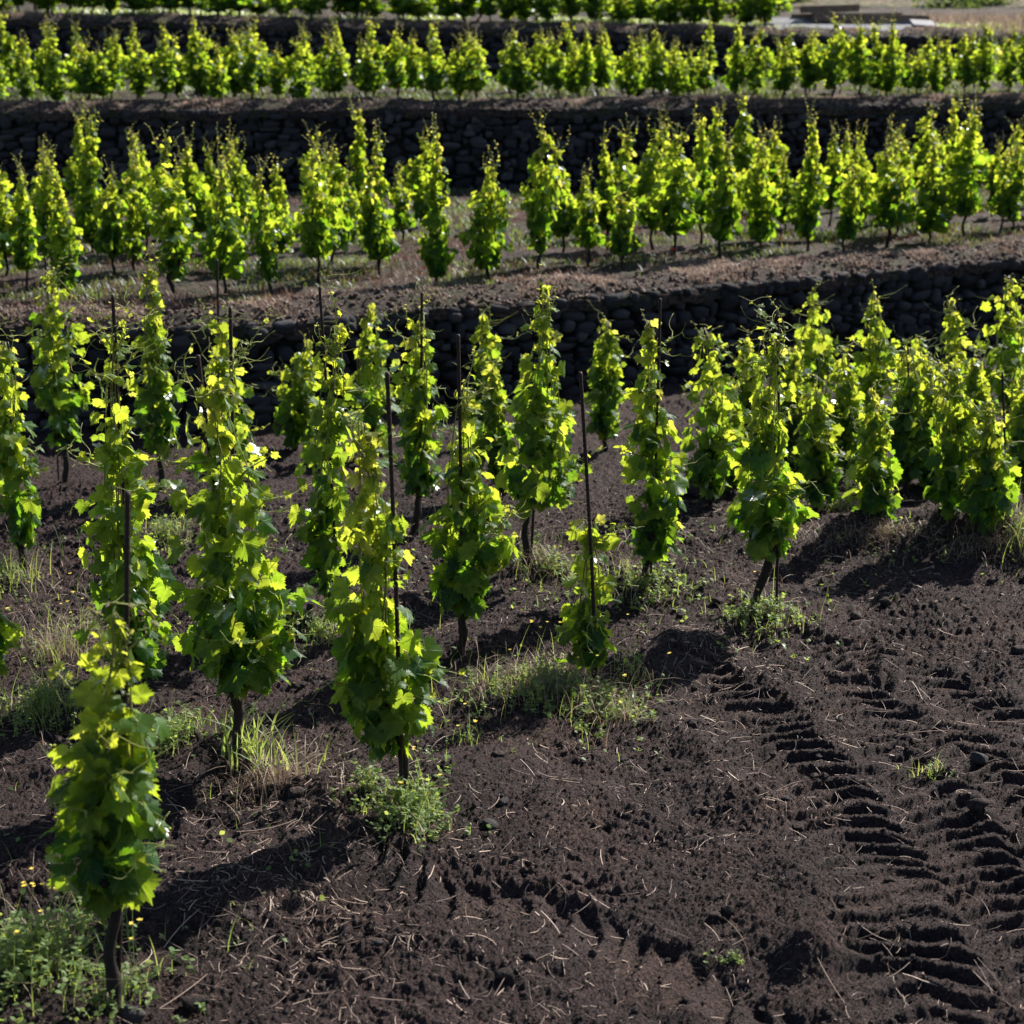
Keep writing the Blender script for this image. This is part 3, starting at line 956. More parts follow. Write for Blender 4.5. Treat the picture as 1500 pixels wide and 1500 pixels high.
front_vine('smallest young vine, sparse and low, tied to a tall bare rusty rod', (872, 1003),
           [(985, 820, 912), (950, 812, 912), (900, 815, 906), (860, 825, 900), (820, 830, 898), (785, 830, 898), (765, 834, 892)], [(845, 752), (895, 775)],
           n=98, leaf=0.080, trunk_r=0.009, seed=114, warm=0.12)
front_vine('full vine on a leaning dark trunk, its rod poking above the leaves', (945, 857),
           [(820, 935, 985), (780, 920, 1000), (730, 905, 1015), (680, 902, 1010), (620, 912, 995), (560, 922, 985), (500, 930, 975), (470, 935, 962)],
           [(935, 450), (955, 465), (975, 490)], n=280, lod='hi', leaf=0.072, seed=115, head_px=(955, 790))
front_vine('vine nearest the bare tracked soil, on a slanted trunk, with one thin shoot on top', (1105, 900),
           [(815, 1095, 1165), (770, 1062, 1178), (720, 1066, 1180), (670, 1078, 1172), (620, 1085, 1166), (570, 1095, 1165), (520, 1112, 1158), (495, 1122, 1148)],
           [(1120, 425), (1130, 470), (1150, 480)], arms=[(1130, 500, 1105, 432)], n=310, lod='hi', leaf=0.072, trunk_r=0.022, seed=116, head_px=(1138, 790), sprig=1.4)

BACK = [  # label, base, (bottom, top), widest (l,r), leaves
    ('pale vine before the wall, between two dark taller vines left of centre', (543, 668), [(640, 515, 570), (580, 508, 578), (520, 512, 572), (470, 525, 560), (450, 535, 552)], [(540, 440)]),
    ('narrow vine before the wall, left of the tallest peaked vine', (712, 655), [(620, 690, 735), (560, 686, 738), (500, 690, 732), (460, 698, 724)], [(712, 438), (700, 450)]),
    ('lone pale vine standing clear before the dark wall right of centre', (886, 660), [(630, 866, 912), (580, 860, 916), (530, 862, 914), (490, 870, 905), (470, 878, 900)], [(880, 455), (895, 465)]),
    ('low vine tucked against the wall left of centre, behind the curling shoot', (432, 660), [(635, 408, 465), (590, 402, 475), (540, 415, 470), (500, 440, 465)], [(440, 480)]),
    ('drooping vine behind the ragged vine, right of the short dark rod', (735, 720), [(690, 700, 760), (640, 695, 755), (590, 705, 745), (540, 712, 740)], [(735, 515)]),
    ('broad vine between the full vine and the slanted trunk vine', (1042, 740), [(715, 1015, 1070), (670, 1005, 1082), (610, 1000, 1085), (550, 1002, 1078), (500, 1008, 1060), (480, 1012, 1045)], [(1012, 462), (1060, 475)]),
    ('yellow vine close behind the slanted trunk vine on its left', (1090, 690), [(660, 1068, 1120), (610, 1065, 1130), (550, 1070, 1120), (500, 1080, 1108)], [(1095, 475)]),
    ('sunlit vine close behind the slanted trunk vine on its right', (1193, 750), [(720, 1165, 1225), (670, 1160, 1235), (620, 1165, 1225), (570, 1172, 1210)], [(1190, 545)]),
    ('tall peaked vine before the wall, right of the thin shoot', (1197, 650), [(620, 1160, 1235), (560, 1150, 1242), (500, 1158, 1225), (450, 1172, 1212), (430, 1180, 1205)], [(1190, 405), (1203, 412)]),
    ('sharp pointed vine before the wall at the right', (1282, 650), [(620, 1250, 1315), (560, 1246, 1322), (500, 1254, 1312), (450, 1264, 1296), (430, 1268, 1288)], [(1273, 402), (1300, 430)]),
    ('bright rounded vine at the soil bank with leaves down to the ground', (1280, 750), [(750, 1252, 1312), (710, 1245, 1318), (650, 1248, 1312), (600, 1258, 1302), (575, 1265, 1292)], [(1275, 550)]),
    ('spindly vine with a rod through it, behind the bright rounded vine', (1327, 725), [(690, 1302, 1352), (630, 1298, 1362), (560, 1304, 1360), (510, 1312, 1350)], [(1335, 490)]),
    ('vine before the wall with a leafy lopsided top near the right', (1397, 660), [(630, 1365, 1425), (570, 1358, 1430), (510, 1368, 1422), (460, 1380, 1412), (440, 1384, 1404)], [(1392, 425), (1405, 432)]),
    ('tall dark based vine right of the bright rounded vine', (1388, 752), [(738, 1362, 1420), (700, 1352, 1440), (640, 1355, 1438), (580, 1365, 1430), (530, 1378, 1415)], [(1400, 510), (1385, 525)]),
    ('vine at the right edge before the wall, its top the highest there', (1475, 620), [(590, 1435, 1520), (540, 1428, 1525), (480, 1435, 1515), (430, 1450, 1505), (410, 1460, 1498)], [(1482, 395), (1495, 402)]),
    ('low bushy vine at the bank near the right edge', (1452, 764), [(762, 1418, 1475), (740, 1402, 1490), (690, 1410, 1485), (630, 1425, 1475), (590, 1438, 1465)], [(1450, 575)]),
    ('vine cut by the right edge, halfway up the slope of leaves', (1503, 735), [(700, 1475, 1530), (640, 1468, 1540), (590, 1475, 1530), (550, 1485, 1515)], [(1490, 535)]),
    ('dim vine squeezed between the pointed vine and the lopsided vine', (1345, 690), [(650, 1320, 1370), (600, 1318, 1375), (540, 1322, 1368), (500, 1330, 1358)], [(1345, 480)]),
    ('short vine in the gap right of the tall peaked vine', (1238, 700), [(670, 1212, 1262), (620, 1208, 1268), (560, 1215, 1262), (520, 1225, 1252)], [(1240, 500)]),
    ('small vine half hidden low between the yellow vine and the slanted trunk vine', (1065, 722), [(700, 1045, 1090), (650, 1040, 1098), (600, 1046, 1092), (560, 1054, 1080)], [(1068, 545)]),
    ('leafy vine behind the sunlit vine, in the second rank from the wall', (1165, 675), [(655, 1138, 1192), (600, 1132, 1198), (550, 1138, 1190), (510, 1150, 1180)], [(1165, 490)]),
    ('vine behind the tall dark based vine, its top touching the wall shade', (1362, 715), [(695, 1335, 1390), (640, 1330, 1394), (580, 1338, 1388), (530, 1348, 1375)], [(1360, 505)]),
    ('short vine in the gap left of the right edge vines', (1428, 700), [(670, 1400, 1452), (620, 1398, 1458), (570, 1405, 1450), (530, 1415, 1442)], [(1428, 510)]),
]
for i, (lab, base, prof, tips) in enumerate(BACK):
    prof = [(py, (l + r) / 2 - (r - l) * 0.52, (l + r) / 2 + (r - l) * 0.52) for py, l, r in prof]
    p0 = prof[0]
    prof[0] = (p0[0] + 12, p0[1], p0[2])
    front_vine(lab, base, prof, tips, n=240, lod='mid', leaf=0.070, trunk_r=0.016, seed=200 + i)


# ------------------------------------------------------------------ iron stakes
def stake(label, base, top, r=0.0085, flat=None, back=0.0):
    r = r * 0.98
    B = at(*base) if flat is None else np.array([*on_level(base[0], base[1], flat), flat])
    if flat is None: B = B + np.array([0, -0.04 + back, 0.0])
    x, z = on_depth(top[0], top[1], B[1])
    e = np.array([x - B[0], 0, z - B[2]])
    ln = np.linalg.norm(e); d = e / ln
    n = int(ln / 0.011)
    s = np.linspace(-0.12, ln, n)
    rad = np.where(np.arange(n) % 2 == 0, r * 1.16, r * 0.92)
    rad[-1] = r * 0.9
    a = Acc()
    bow = 0.006 * np.sin(np.clip(s / ln, 0, 1) * 3.1)
    P = s[:, None] * d + np.stack([bow, bow * 0.3, bow * 0], 1)
    tube(a, P, rad, 8)
    o = a.build('iron_stake', M['rust'], None, loc=tuple(B))
    tag(o, label, 'stake', 'rusty iron stakes among the vines')
    return o


stake('rusty ribbed iron rod rising out of the nearest vine at the lower left', (176, 1462), (187, 720), 0.0085)
stake('tall rusty ribbed rod standing free beside the yellowish centre vine', (590, 1192), (567, 545), 0.0085)
stake('tall slanting rusty rod of the smallest young vine', (873, 995), (850, 545), 0.0085, back=-0.06)
stake('thin rod beside the slanted trunk of the vine nearest the tracked soil', (1142, 917), (1140, 462), 0.0075, back=0.16)
stake('dark rod sticking out of the full vine with the leaning trunk', (952, 852), (967, 437), 0.0075)
stake('short dark rod top above the ragged vine, against the wall', (676, 955), (671, 490), 0.0085)
stake('rod inside the tallest peaked vine, its foot beside the trunk', (778, 815), (793, 408), 0.008)
stake('thick dark rod above the broad leafy vine', (345, 1000), (337, 450), 0.0085)
stake('reddish leaning rod in the top of the broad leafy vine', (356, 1106), (290, 520), 0.0085)
stake('rod behind the long tendrils of the tall left vine', (192, 1000), (165, 432), 0.0085)
stake('dark rod inside the shaded vine at the far left', (88, 704), (66, 378), 0.007)
stake('dark rod between two vines in front of the second terrace edge', (322, 690), (318, 380), 0.0085)
stake('rod beside the thin curling shoot left of centre', (497, 900), (468, 420), 0.0075)
stake('rod through the upright dark vine behind the centre', (612, 780), (618, 428), 0.008)
stake('thin rod in the spindly vine at the right', (1327, 725), (1330, 510), 0.007)
stake('thin rod showing through the tall peaked right vine', (1202, 700), (1197, 525), 0.007)
stake('thin rod in the top of the low bushy vine near the right edge', (1470, 740), (1468, 545), 0.007)

# ------------------------------------------------------------------ vines of the upper terraces
PROTO = []
KIND = ['tall narrow', 'short bushy', 'pointed slender', 'full rounded', 'loose airy', 'two-peaked', 'slim upright', 'dense broad', 'ragged', 'lopsided', 'thin tipped', 'squat', 'bulging', 'gappy', 'narrow waisted', 'wide skirted']
for k in range(16):
    rg = np.random.default_rng(900 + k)
    Ht = [1.36, 1.02, 1.32, 1.16, 1.24, 1.22, 1.34, 1.12, 1.18, 1.12, 1.30, 1.05, 1.26, 1.15, 1.22, 1.10][k]
    Rm = [0.175, 0.20, 0.17, 0.22, 0.19, 0.21, 0.165, 0.225, 0.20, 0.20, 0.18, 0.22, 0.19, 0.21, 0.17, 0.23][k]
    zb = rg.uniform(0.10, 0.24)
    pr = []
    for t, w in ((0, 0.55), (0.12, 0.92), (0.28, 1.0), (0.45, 0.92), (0.62, 0.80), (0.76, 0.60), (0.88, 0.40), (1.0, 0.16)):
        pr.append((zb + t * (Ht - zb - 0.10), 0.06 * rg.normal() * t + 0.03 * rg.normal(), Rm * w * rg.uniform(0.72, 1.28)))
    tips = [(0.07 * rg.normal(), Ht + rg.uniform(-0.05, 0.17)) for _ in range(5)]
    n = int(430 + 1700 * (Rm - 0.16))
    PROTO.append([m.mesh(nm, mt) for m, nm, mt in zip(
        vine_meshes(900 + k, pr, tips, n, 'low', [(0, 0, 0, 0.017), (0.02 * rg.normal(), 0.01, 0.15, 0.014), (0.02 * rg.normal(), 0, zb + 0.1, 0.012)], 0.051),
        ('trunk', 'stem', 'foliage'), (M['bark'], M['shoot'], M['far_leaf']))])
ORD = ['first', 'second', 'third', 'fourth', 'fifth', 'sixth', 'seventh', 'eighth', 'ninth', 'tenth', 'eleventh', 'twelfth', 'thirteenth',
       'fourteenth', 'fifteenth', 'sixteenth', 'seventeenth', 'eighteenth', 'nineteenth', 'twentieth', 'twenty-first', 'twenty-second',
       'twenty-third', 'twenty-fourth', 'twenty-fifth', 'twenty-sixth', 'twenty-seventh', 'twenty-eighth', 'twenty-ninth', 'thirtieth',
       'thirty-first', 'thirty-second', 'thirty-third', 'thirty-fourth', 'thirty-fifth']
ORD += [f'thirty-{w}' for w in ('sixth', 'seventh', 'eighth', 'ninth')] + ['fortieth'] + [f'forty-{w}' for w in ORD[:9]] + ['fiftieth']


def far_vine(label, x, y, z, k, sc, rz, group):
    root = empty('grape_vine', (x, y, z), rz)
    root.scale = (sc[0], sc[0], sc[1])
    root.rotation_euler = (0.05 * math.sin(x * 37.1), 0.06 * math.sin(y * 53.7 + x), rz)
    tag(root, label, 'grape vine', group)
    for me, nm in zip(PROTO[k], ('trunk', 'stem', 'foliage')):
        o = bpy.data.objects.new(nm, me)
        COL.objects.link(o)
        o.parent = root


def in_view_half(y):
    return 0.5 * 1500 / F * (y * CP + 1.5) + 0.25


def far_row(pts, which, rowname, terr, group, scale, rg, wide=1.0):
    pts = sorted(pts)
    for i, (x, y) in enumerate(pts):
        k = int(rg.integers(16))
        z = float(terrace_z(np.array([x]), np.array([y]), which)[0]) - 0.01
        f = rg.uniform(0.78, 1.16)
        lab = f'{KIND[k]} vine in the {rowname} of the {terr} terrace, {ORD[i]} from the left'
        far_vine(lab, x, y, z, k, (wide * scale * f * rg.uniform(0.9, 1.15), scale * f), rg.uniform(0, 6.28), group)


rg = np.random.default_rng(77)
# second terrace: the front row where the photograph shows each trunk, then rows running back to the wall
FR2 = [(-20, 432), (40, 425), (100, 432), (168, 405), (255, 425), (330, 430), (398, 432), (470, 418), (556, 402), (640, 412), (713, 408), (788, 392), (862, 388), (912, 392), (990, 378),
       (1055, 378), (1115, 364), (1182, 368), (1236, 368), (1300, 356), (1362, 352), (1412, 352), (1480, 342)]
p2 = [on_level(px, py, Z2 + 0.02) for px, py in FR2]
far_row(p2, 2, 'front row', 'second', 'vines on the second terrace', 0.98, rg, 1.0)
for r_, (v, nm, sp) in enumerate(((0.27, 'second row', 0.50), (0.41, 'third row', 0.52), (0.56, 'rear row', 0.56))):
    pts = []
    x = -9 + rg.uniform(0, 0.5)
    while x < 9:
        xx = x + rg.normal() * 0.07
        y = float(E1(xx) * (1 - v) + E2(xx) * v) + rg.normal() * 0.12
        px = 750 + xx / (y * CP + 0.9) * F
        gap = (560 < px < 850 and rg.random() < 0.5) or (1070 < px < 1120 and rg.random() < 0.5)
        if abs(xx) < in_view_half(y) and not gap:
            pts.append((xx, y))
        x += sp * rg.uniform(0.85, 1.2)
    far_row(pts, 2, nm, 'second', 'vines on the second terrace', 0.95, rg, 1.0)
for r_, (v, nm, sp) in enumerate(((0.08, 'front row', 0.37), (0.21, 'second row', 0.43), (0.38, 'rear row', 0.50))):
    pts = []
    x = -9.5 + rg.uniform(0, 0.5)
    while x < 9.5:
        xx = x + rg.normal() * 0.07
        y = float(E2(xx) * (1 - v) + E3(xx) * v) + rg.normal() * 0.1
        if abs(xx) < in_view_half(y):
            pts.append((xx, y))
        x += sp * rg.uniform(0.85, 1.2)
    far_row(pts, 3, nm, 'third', 'vines on the third terrace', 0.77, rg, 1.28)
for r_, (v, nm, sp) in enumerate(((0.70, 'front row', 0.38), (1.5, 'second row', 0.50))):
    pts = []
    x = -11 + rg.uniform(0, 0.5)
    while x < 11:
        xx = x + rg.normal() * 0.06
        y = float(E3(xx)) + v + rg.normal() * 0.1
        px = 750 + xx / (y * CP) * F
        if px > -15 and px < 1130:
            pts.append((xx, y))
        x += sp * rg.uniform(0.85, 1.2)
    far_row(pts, 4, nm, 'topmost', 'vines on the topmost terrace', 0.82, rg, 1.85)

# ------------------------------------------------------------------ weeds, straw, clods
def blade(acc, p, h, lean, wid, age, rng, seg=4, droop=0.5):
    """a curved grass blade or stalk: flat tapering strip"""
    az = rng.uniform(0, 6.28)
    d = np.array([math.cos(az), math.sin(az), 0]); sd = np.array([-d[1], d[0], 0])
    q = np.linspace(0, 1, seg + 1)
    P = p + d * (lean * h * q ** 1.7)[:, None] + np.array([0, 0, 1.0]) * (h * (q - droop * 0.5 * q ** 3 * lean))[:, None]
    w = wid * (1 - q ** 2 * 0.93)
    V = np.concatenate([P - sd * w[:, None] / 2, P + sd * w[:, None] / 2 + np.array([0, 0, 0.0006])])
    T = []
    m = seg + 1
    for i in range(seg):
        T += [(i, i + 1, m + i + 1), (i, m + i + 1, m + i)]
    acc.add(V, T, age)
    return P


LEAFLET = (np.array([[0, 0, 0], [0.28, 0.3, 0.05], [0.34, 0.62, 0.02], [0, 1.0, -0.08], [-0.34, 0.62, 0.02], [-0.28, 0.3, 0.05]]),
           np.array([(0, 1, 5), (1, 2, 5), (2, 4, 5), (2, 3, 4)]))


def add_leaflets(acc, P, mid, nrm, S, age):
    yv = norm(mid); xv = norm(np.cross(yv, nrm)); zv = np.cross(xv, yv)
    B = np.stack([xv, yv, zv], 1)
    V, T = LEAFLET
    W = np.einsum('vi,mij->mvj', V, B) * S[:, None, None] + P[:, None, :]
    TT = (T[None] + (np.arange(len(P)) * len(V))[:, None, None]).reshape(-1, 3)
    acc.add(W.reshape(-1, 3), TT, np.repeat(age, len(V)))


def weed_clump(label, c, rx, ry, leafy=40, grass=30, dry=20, flowers=0, h=0.12, leaf=0.022, grass_h=0.16, grass_w=0.004, dry_h=0.2, seed=0):
    rng = np.random.default_rng(seed + 5000)
    C = at(*c)
    root = empty('weed_clump', tuple(C))
    tag(root, label, 'weeds', 'weeds growing between the vines')

    def spot():
        a = rng.uniform(0, 6.28)
        r = abs(rng.normal()) * 0.62 * (1 + 0.6 * math.sin(a * 2 + seed) * math.sin(a * 3 + 2 * seed))
        x = C[0] + rx * r * math.cos(a); y = C[1] + ry * r * math.sin(a)
        return np.array([x, y, float(ground_z(x, y))]) - C, max(1 - r, 0)
    g, dr, heads = Acc(), Acc(), []
    for _ in range(int(leafy * 0.8)):
        p, e = spot()
        hh = h * rng.uniform(0.4, 1.0) * (0.5 + 0.8 * e)
        P = blade(g, p, hh, rng.uniform(0.1, 0.7), 0.003, 0.5, rng)
        m = rng.integers(5, 11)
        f = rng.uniform(0.1, 1.0, m)
        Q = np.stack([np.interp(f, np.linspace(0, 1, len(P)), P[:, i]) for i in range(3)], 1)
        az = rng.uniform(0, 6.28, m)
        o = np.stack([np.cos(az), np.sin(az), rng.uniform(-0.1, 0.7, m)], 1)
        add_leaflets(g, Q, o, np.array([0, 0, 1.0]) + rng.normal(size=(m, 3)) * 0.5, leaf * rng.uniform(0.5, 1.3, m), np.clip(rng.normal(0.45, 0.25, m), 0, 1))
    for _ in range(grass):
        p, e = spot()
        blade(g, p, grass_h * rng.uniform(0.4, 1.1), rng.uniform(0.1, 1.1), grass_w * rng.uniform(0.6, 1.3), np.clip(rng.normal(0.55, 0.2), 0, 0.85), rng, 5)
    for _ in range(dry):
        p, e = spot()
        blade(dr, p, dry_h * rng.uniform(0.3, 1.1), rng.uniform(0.3, 1.6), 0.0026 * rng.uniform(0.6, 1.4), rng.random(), rng, 5, 0.9)
    for _ in range(flowers):
        p, e = spot()
        hh = (dry_h + 0.05) * rng.uniform(0.8, 1.3)
        P = blade(g, p, hh, rng.uniform(0.05, 0.5), 0.003, 0.6, rng, 5)
        m = 7
        add_leaflets(g, P[1:4], rng.normal(size=(3, 3)), np.tile([0, 0, 1.0], (3, 1)), np.full(3, 0.02), np.full(3, 0.5))
        fl = Acc(); heads.append(fl)
        for b in range(int(rng.integers(1, 4))):
            q = P[-1] + rng.normal(size=3) * 0.003
            az = np.arange(4) * 1.57 + rng.uniform(0, 1.5)
            o = np.stack([np.cos(az), np.sin(az), np.full(4, 0.35)], 1)
            add_leaflets(fl, np.tile(q, (4, 1)), o, np.tile([0, 0, 1.0], (4, 1)), np.full(4, 0.009), rng.random(4))
    if g.n: g.build('foliage', M['weed_leaf'], root)
    if dr.n: dr.build('dry_foliage', M['dry_grass'], root)
    for fl in heads: fl.build('flower', M['petal'], root)
    return root


weed_clump('dense green weeds with yellow flowers left of the nearest trunk', (55, 1420), 0.36, 0.42, 330, 90, 50, 22, 0.20, 0.026, 0.22, 0.004, 0.30, 1)
weed_clump('leafy green weed around the foot of the nearest trunk', (175, 1460), 0.16, 0.15, 70, 15, 14, 2, 0.10, 0.02, 0.10, seed=2)
weed_clump('tangled green and straw weed patch before the smallest young vine', (800, 1010), 0.50, 0.38, 330, 170, 520, 8, 0.13, 0.02, 0.20, 0.003, 0.24, 3)
weed_clump('straw and leafy weeds around the foot of the smallest young vine', (880, 1045), 0.28, 0.24, 220, 60, 360, 4, 0.12, 0.024, 0.14, 0.003, 0.18, 4)
weed_clump('leafy weeds at the foot of the yellowish centre vine', (600, 1200), 0.18, 0.24, 210, 20, 40, 3, 0.18, 0.024, 0.14, seed=5)
weed_clump('low weeds left of the yellowish centre vine foot', (545, 1160), 0.14, 0.14, 60, 10, 20, 0, 0.12, 0.018, 0.12, seed=6)
weed_clump('long bright grass blades beside the trunk of the broad leafy vine', (372, 1112), 0.20, 0.15, 20, 70, 60, 0, 0.10, 0.02, 0.24, 0.011, 0.15, 7)
weed_clump('spreading brown dry stalks at the foot of the broad leafy vine', (400, 1150), 0.30, 0.16, 2, 6, 260, 0, 0.06, 0.015, 0.08, 0.003, 0.20, 8)
weed_clump('green grassy weeds left of the nearest vine top', (60, 1045), 0.40, 0.26, 190, 130, 60, 8, 0.16, 0.02, 0.20, 0.004, 0.22, 9)
weed_clump('weeds and stalks between the nearest vine and the broad leafy vine', (255, 1090), 0.28, 0.26, 130, 50, 26, 0, 0.14, 0.02, 0.16, seed=10)
weed_clump('fine pale stalks with tiny flowers left of the tall tendril vine', (85, 960), 0.28, 0.30, 30, 60, 260, 10, 0.12, 0.016, 0.22, 0.003, 0.24, 11)
weed_clump('small weed tuft between the tall left vine and the mid field vine', (470, 935), 0.24, 0.18, 120, 60, 20, 0, 0.12, 0.02, 0.12, seed=12)
weed_clump('green weeds at the slanted trunk near the tracked soil', (1115, 905), 0.30, 0.28, 170, 40, 90, 4, 0.11, 0.022, 0.14, 0.003, 0.16, 13)
weed_clump('low green weeds at the leaning trunk of the full vine', (955, 862), 0.32, 0.26, 170, 40, 60, 0, 0.09, 0.024, 0.12, seed=14)
weed_clump('reddish dry grass and weeds at the foot of the tallest vine', (800, 835), 0.38, 0.28, 110, 40, 180, 0, 0.10, 0.022, 0.14, 0.003, 0.24, 15)
weed_clump('lone grass tuft in the tracked soil at the right', (1365, 1140), 0.10, 0.07, 5, 40, 26, 0, 0.05, 0.015, 0.09, 0.0035, 0.10, 16)
weed_clump('tiny green sprout alone on the bare soil near the bottom', (1072, 1405), 0.07, 0.04, 26, 8, 2, 0, 0.03, 0.012, 0.03, seed=17)
weed_clump('grass blades leaning at the left edge below the cut vine', (20, 850), 0.40, 0.3, 30, 80, 60, 0, 0.10, 0.02, 0.24, 0.005, 0.22, 18)
weed_clump('weeds behind the tall left vine on the shaded soil', (250, 790), 0.5, 0.5, 120, 60, 40, 0, 0.14, 0.022, 0.14, seed=19)
weed_clump('tall thin dry stalks right of the smallest young vine', (920, 850), 0.2, 0.3, 8, 24, 50, 0, 0.1, 0.02, 0.3, 0.0025, 0.32, 20)
weed_clump('pale dry grass along the crest of the soil bank at the right', (1290, 785), 0.62, 0.14, 16, 14, 620, 0, 0.06, 0.02, 0.08, 0.003, 0.13, 21)
weed_clump('scattered dry grass on the bank near the right edge', (1440, 800), 0.45, 0.16, 20, 20, 380, 0, 0.08, 0.02, 0.10, 0.003, 0.12, 22)
weed_clump('green and orange grass tuft beside the low bushy right vine', (1492, 790), 0.2, 0.2, 40, 70, 60, 0, 0.14, 0.02, 0.26, 0.004, 0.26, 23)
weed_clump('ground weeds under the vines right of the slanted trunk', (1230, 745), 0.6, 0.45, 120, 60, 90, 0, 0.10, 0.022, 0.14, seed=24)
weed_clump('small yellow flowered stems on the soil right of the young vine', (925, 990), 0.12, 0.10, 14, 8, 10, 7, 0.14, 0.015, 0.12, 0.003, 0.14, 25)
weed_clump('thin stems with a few yellow flowers right of the centre vine', (690, 1090), 0.2, 0.12, 14, 14, 30, 5, 0.08, 0.014, 0.10, 0.003, 0.10, 26)

# sparse low growth on the worked soil between the rows
rw = np.random.default_rng(92)
a = Acc(); n = 5200
gx = rw.uniform(-3.6, 3.8, n); gy = rw.uniform(5.4, 13.6, n)
near = np.full(n, 9.0)
for pts in ROW_PTS:
    near = np.minimum(near, seg_dist(gx, gy, pts)[0])
dn = fbm(gx, gy, 1.1, 2, 95)
okk = dn * 0.6 + 0.42 - near * 0.55 > rw.uniform(0, 0.75, n)
okk &= ~((gx > 0.9) & (gy < 9.0)) & ~((gx > -0.3) & (gy < 7.2))
gx, gy = gx[okk], gy[okk]; gz = ground_z(gx, gy); m = len(gx)
az = rw.uniform(0, 6.28, m)
add_leaflets(a, np.stack([gx, gy, gz + 0.004], 1), np.stack([np.cos(az), np.sin(az), rw.uniform(0.1, 1.0, m)], 1),
             np.array([0, 0, 1.0]) + rw.normal(size=(m, 3)) * 0.3, rw.uniform(0.012, 0.034, m), np.clip(rw.normal(0.45, 0.25, m), 0, 1))
for i in range(0, m, 3):
    blade(a, np.array([gx[i] + 0.01, gy[i], gz[i]]), rw.uniform(0.03, 0.13), rw.uniform(0.2, 1.2), 0.003, rw.uniform(0.3, 0.8), rw, 4)
tag(a.build('sparse_weeds', M['weed_leaf']), 'thin scattered seedlings and grass on the soil between vine rows', 'ground cover', kind='stuff')

# straw strewn over the soil
rs = np.random.default_rng(41)
straw = Acc()
cl = [(440, 1350, 0.45, 520), (620, 1240, 0.4, 160), (330, 1240, 0.5, 420), (860, 1430, 0.4, 150), (1100, 1010, 0.5, 170), (1010, 1000, 0.3, 130),
      (1290, 950, 0.7, 200), (1000, 800, 0.7, 300), (420, 1170, 0.35, 260), (1150, 1150, 0.5, 160), (950, 1210, 0.5, 160), (1400, 1080, 0.5, 180),
      (100, 1080, 0.4, 200), (60, 880, 0.5, 320), (1150, 800, 0.7, 300), (640, 880, 0.5, 250), (1030, 940, 0.25, 160), (170, 930, 0.4, 240), (480, 1440, 0.4, 150), (1330, 1420, 0.4, 120)]
spots = []
for px, py, r, k in cl:
    c = P0(px, py)
    spots.append(np.stack([c[0] + r * rs.normal(size=k) * 0.7, c[1] + r * rs.normal(size=k) * 0.7], 1))
spots.append(np.stack([rs.uniform(-2.6, 3.2, 2300), rs.uniform(4.9, 12, 2300)], 1))
S_ = np.concatenate(spots)
for (x, y) in S_:
    ln = 0.022 + 0.12 * rs.random() ** 2.2 + (0.18 * rs.random() if rs.random() < 0.05 else 0)
    az = rs.uniform(0, 6.28); q = np.linspace(-0.5, 0.5, 5)
    bend = rs.normal() * 0.11 * ln
    X_ = x + np.cos(az) * q * ln - np.sin(az) * bend * (q * 2) ** 2
    Y_ = y + np.sin(az) * q * ln + np.cos(az) * bend * (q * 2) ** 2
    Z_ = ground_z(X_, Y_)
    lin = Z_[0] + (Z_[-1] - Z_[0]) * (q + 0.5)
    zz = np.maximum(lin, Z_ - 0.004) + 0.003 + q * rs.normal() * 0.25 * ln * (rs.random() < 0.5)
    rad = rs.uniform(0.0006, 0.0012) + 0.0013 * rs.random() ** 4
    tube(straw, np.stack([X_, Y_, zz], 1), [rad, rad * 1.1, rad * 1.1, rad, rad * 0.7], 3, rs.random() ** 1.5, cap=False)
o = straw.build('straw_litter', M['straw'])
tag(o, 'pale dry straw and vine prunings strewn over the dark soil', 'straw', kind='stuff')

# crumbs of soil and lava gravel
crumb = Acc()
vari = [lumpy(ICO1[0], rs, 0.12) for _ in range(12)]
nC = 150000
cy_ = 4.9 + 7.0 * rs.random(nC) ** 1.5
cx_ = rs.uniform(-1, 1, nC) * (0.31 * cy_ + 0.4)
den = fbm(cx_, cy_, 1.6, 2, 501)
ok = den > rs.uniform(-1.1, 0.55, nC)
cx_, cy_ = cx_[ok], cy_[ok]
cz_ = ground_z(cx_, cy_)
m_ = len(cx_)
r_ = (0.0022 + 0.0045 * rs.random(m_) ** 2) * np.clip(cy_ / 6.5, 0.8, 1.6)
big_ = rs.random(m_)
r_ = r_ * np.where(big_ < 0.004, 4.5, np.where(big_ < 0.03, 2.4, 1.0))
kk = rs.integers(12, size=m_)
for t in range(12):
    q = np.where(kk == t)[0]; m = len(q)
    a = rs.uniform(0, 6.28, m); c, s_ = np.cos(a), np.sin(a)
    Vv_ = vari[t][None] * (r_[q, None] * rs.uniform(0.75, 1.2, (m, 1)))[:, :, None] * np.array([1, 0.9, 0.75])
    W_ = np.stack([Vv_[..., 0] * c[:, None] - Vv_[..., 1] * s_[:, None], Vv_[..., 0] * s_[:, None] + Vv_[..., 1] * c[:, None], Vv_[..., 2]], -1)
    W_ = W_ + np.stack([cx_[q], cy_[q], cz_[q] + r_[q] * 0.3], 1)[:, None, :]
    TT = (ICO1[1][None] + (np.arange(m) * len(vari[t]))[:, None, None]).reshape(-1, 3)
    crumb.add(W_.reshape(-1, 3), TT, np.repeat(rs.random(m), len(vari[t])))
o = crumb.build('soil_crumbs', M['clod'], smooth=False)
tag(o, 'small dark crumbs of volcanic soil and gravel on the ground', 'gravel', kind='stuff')


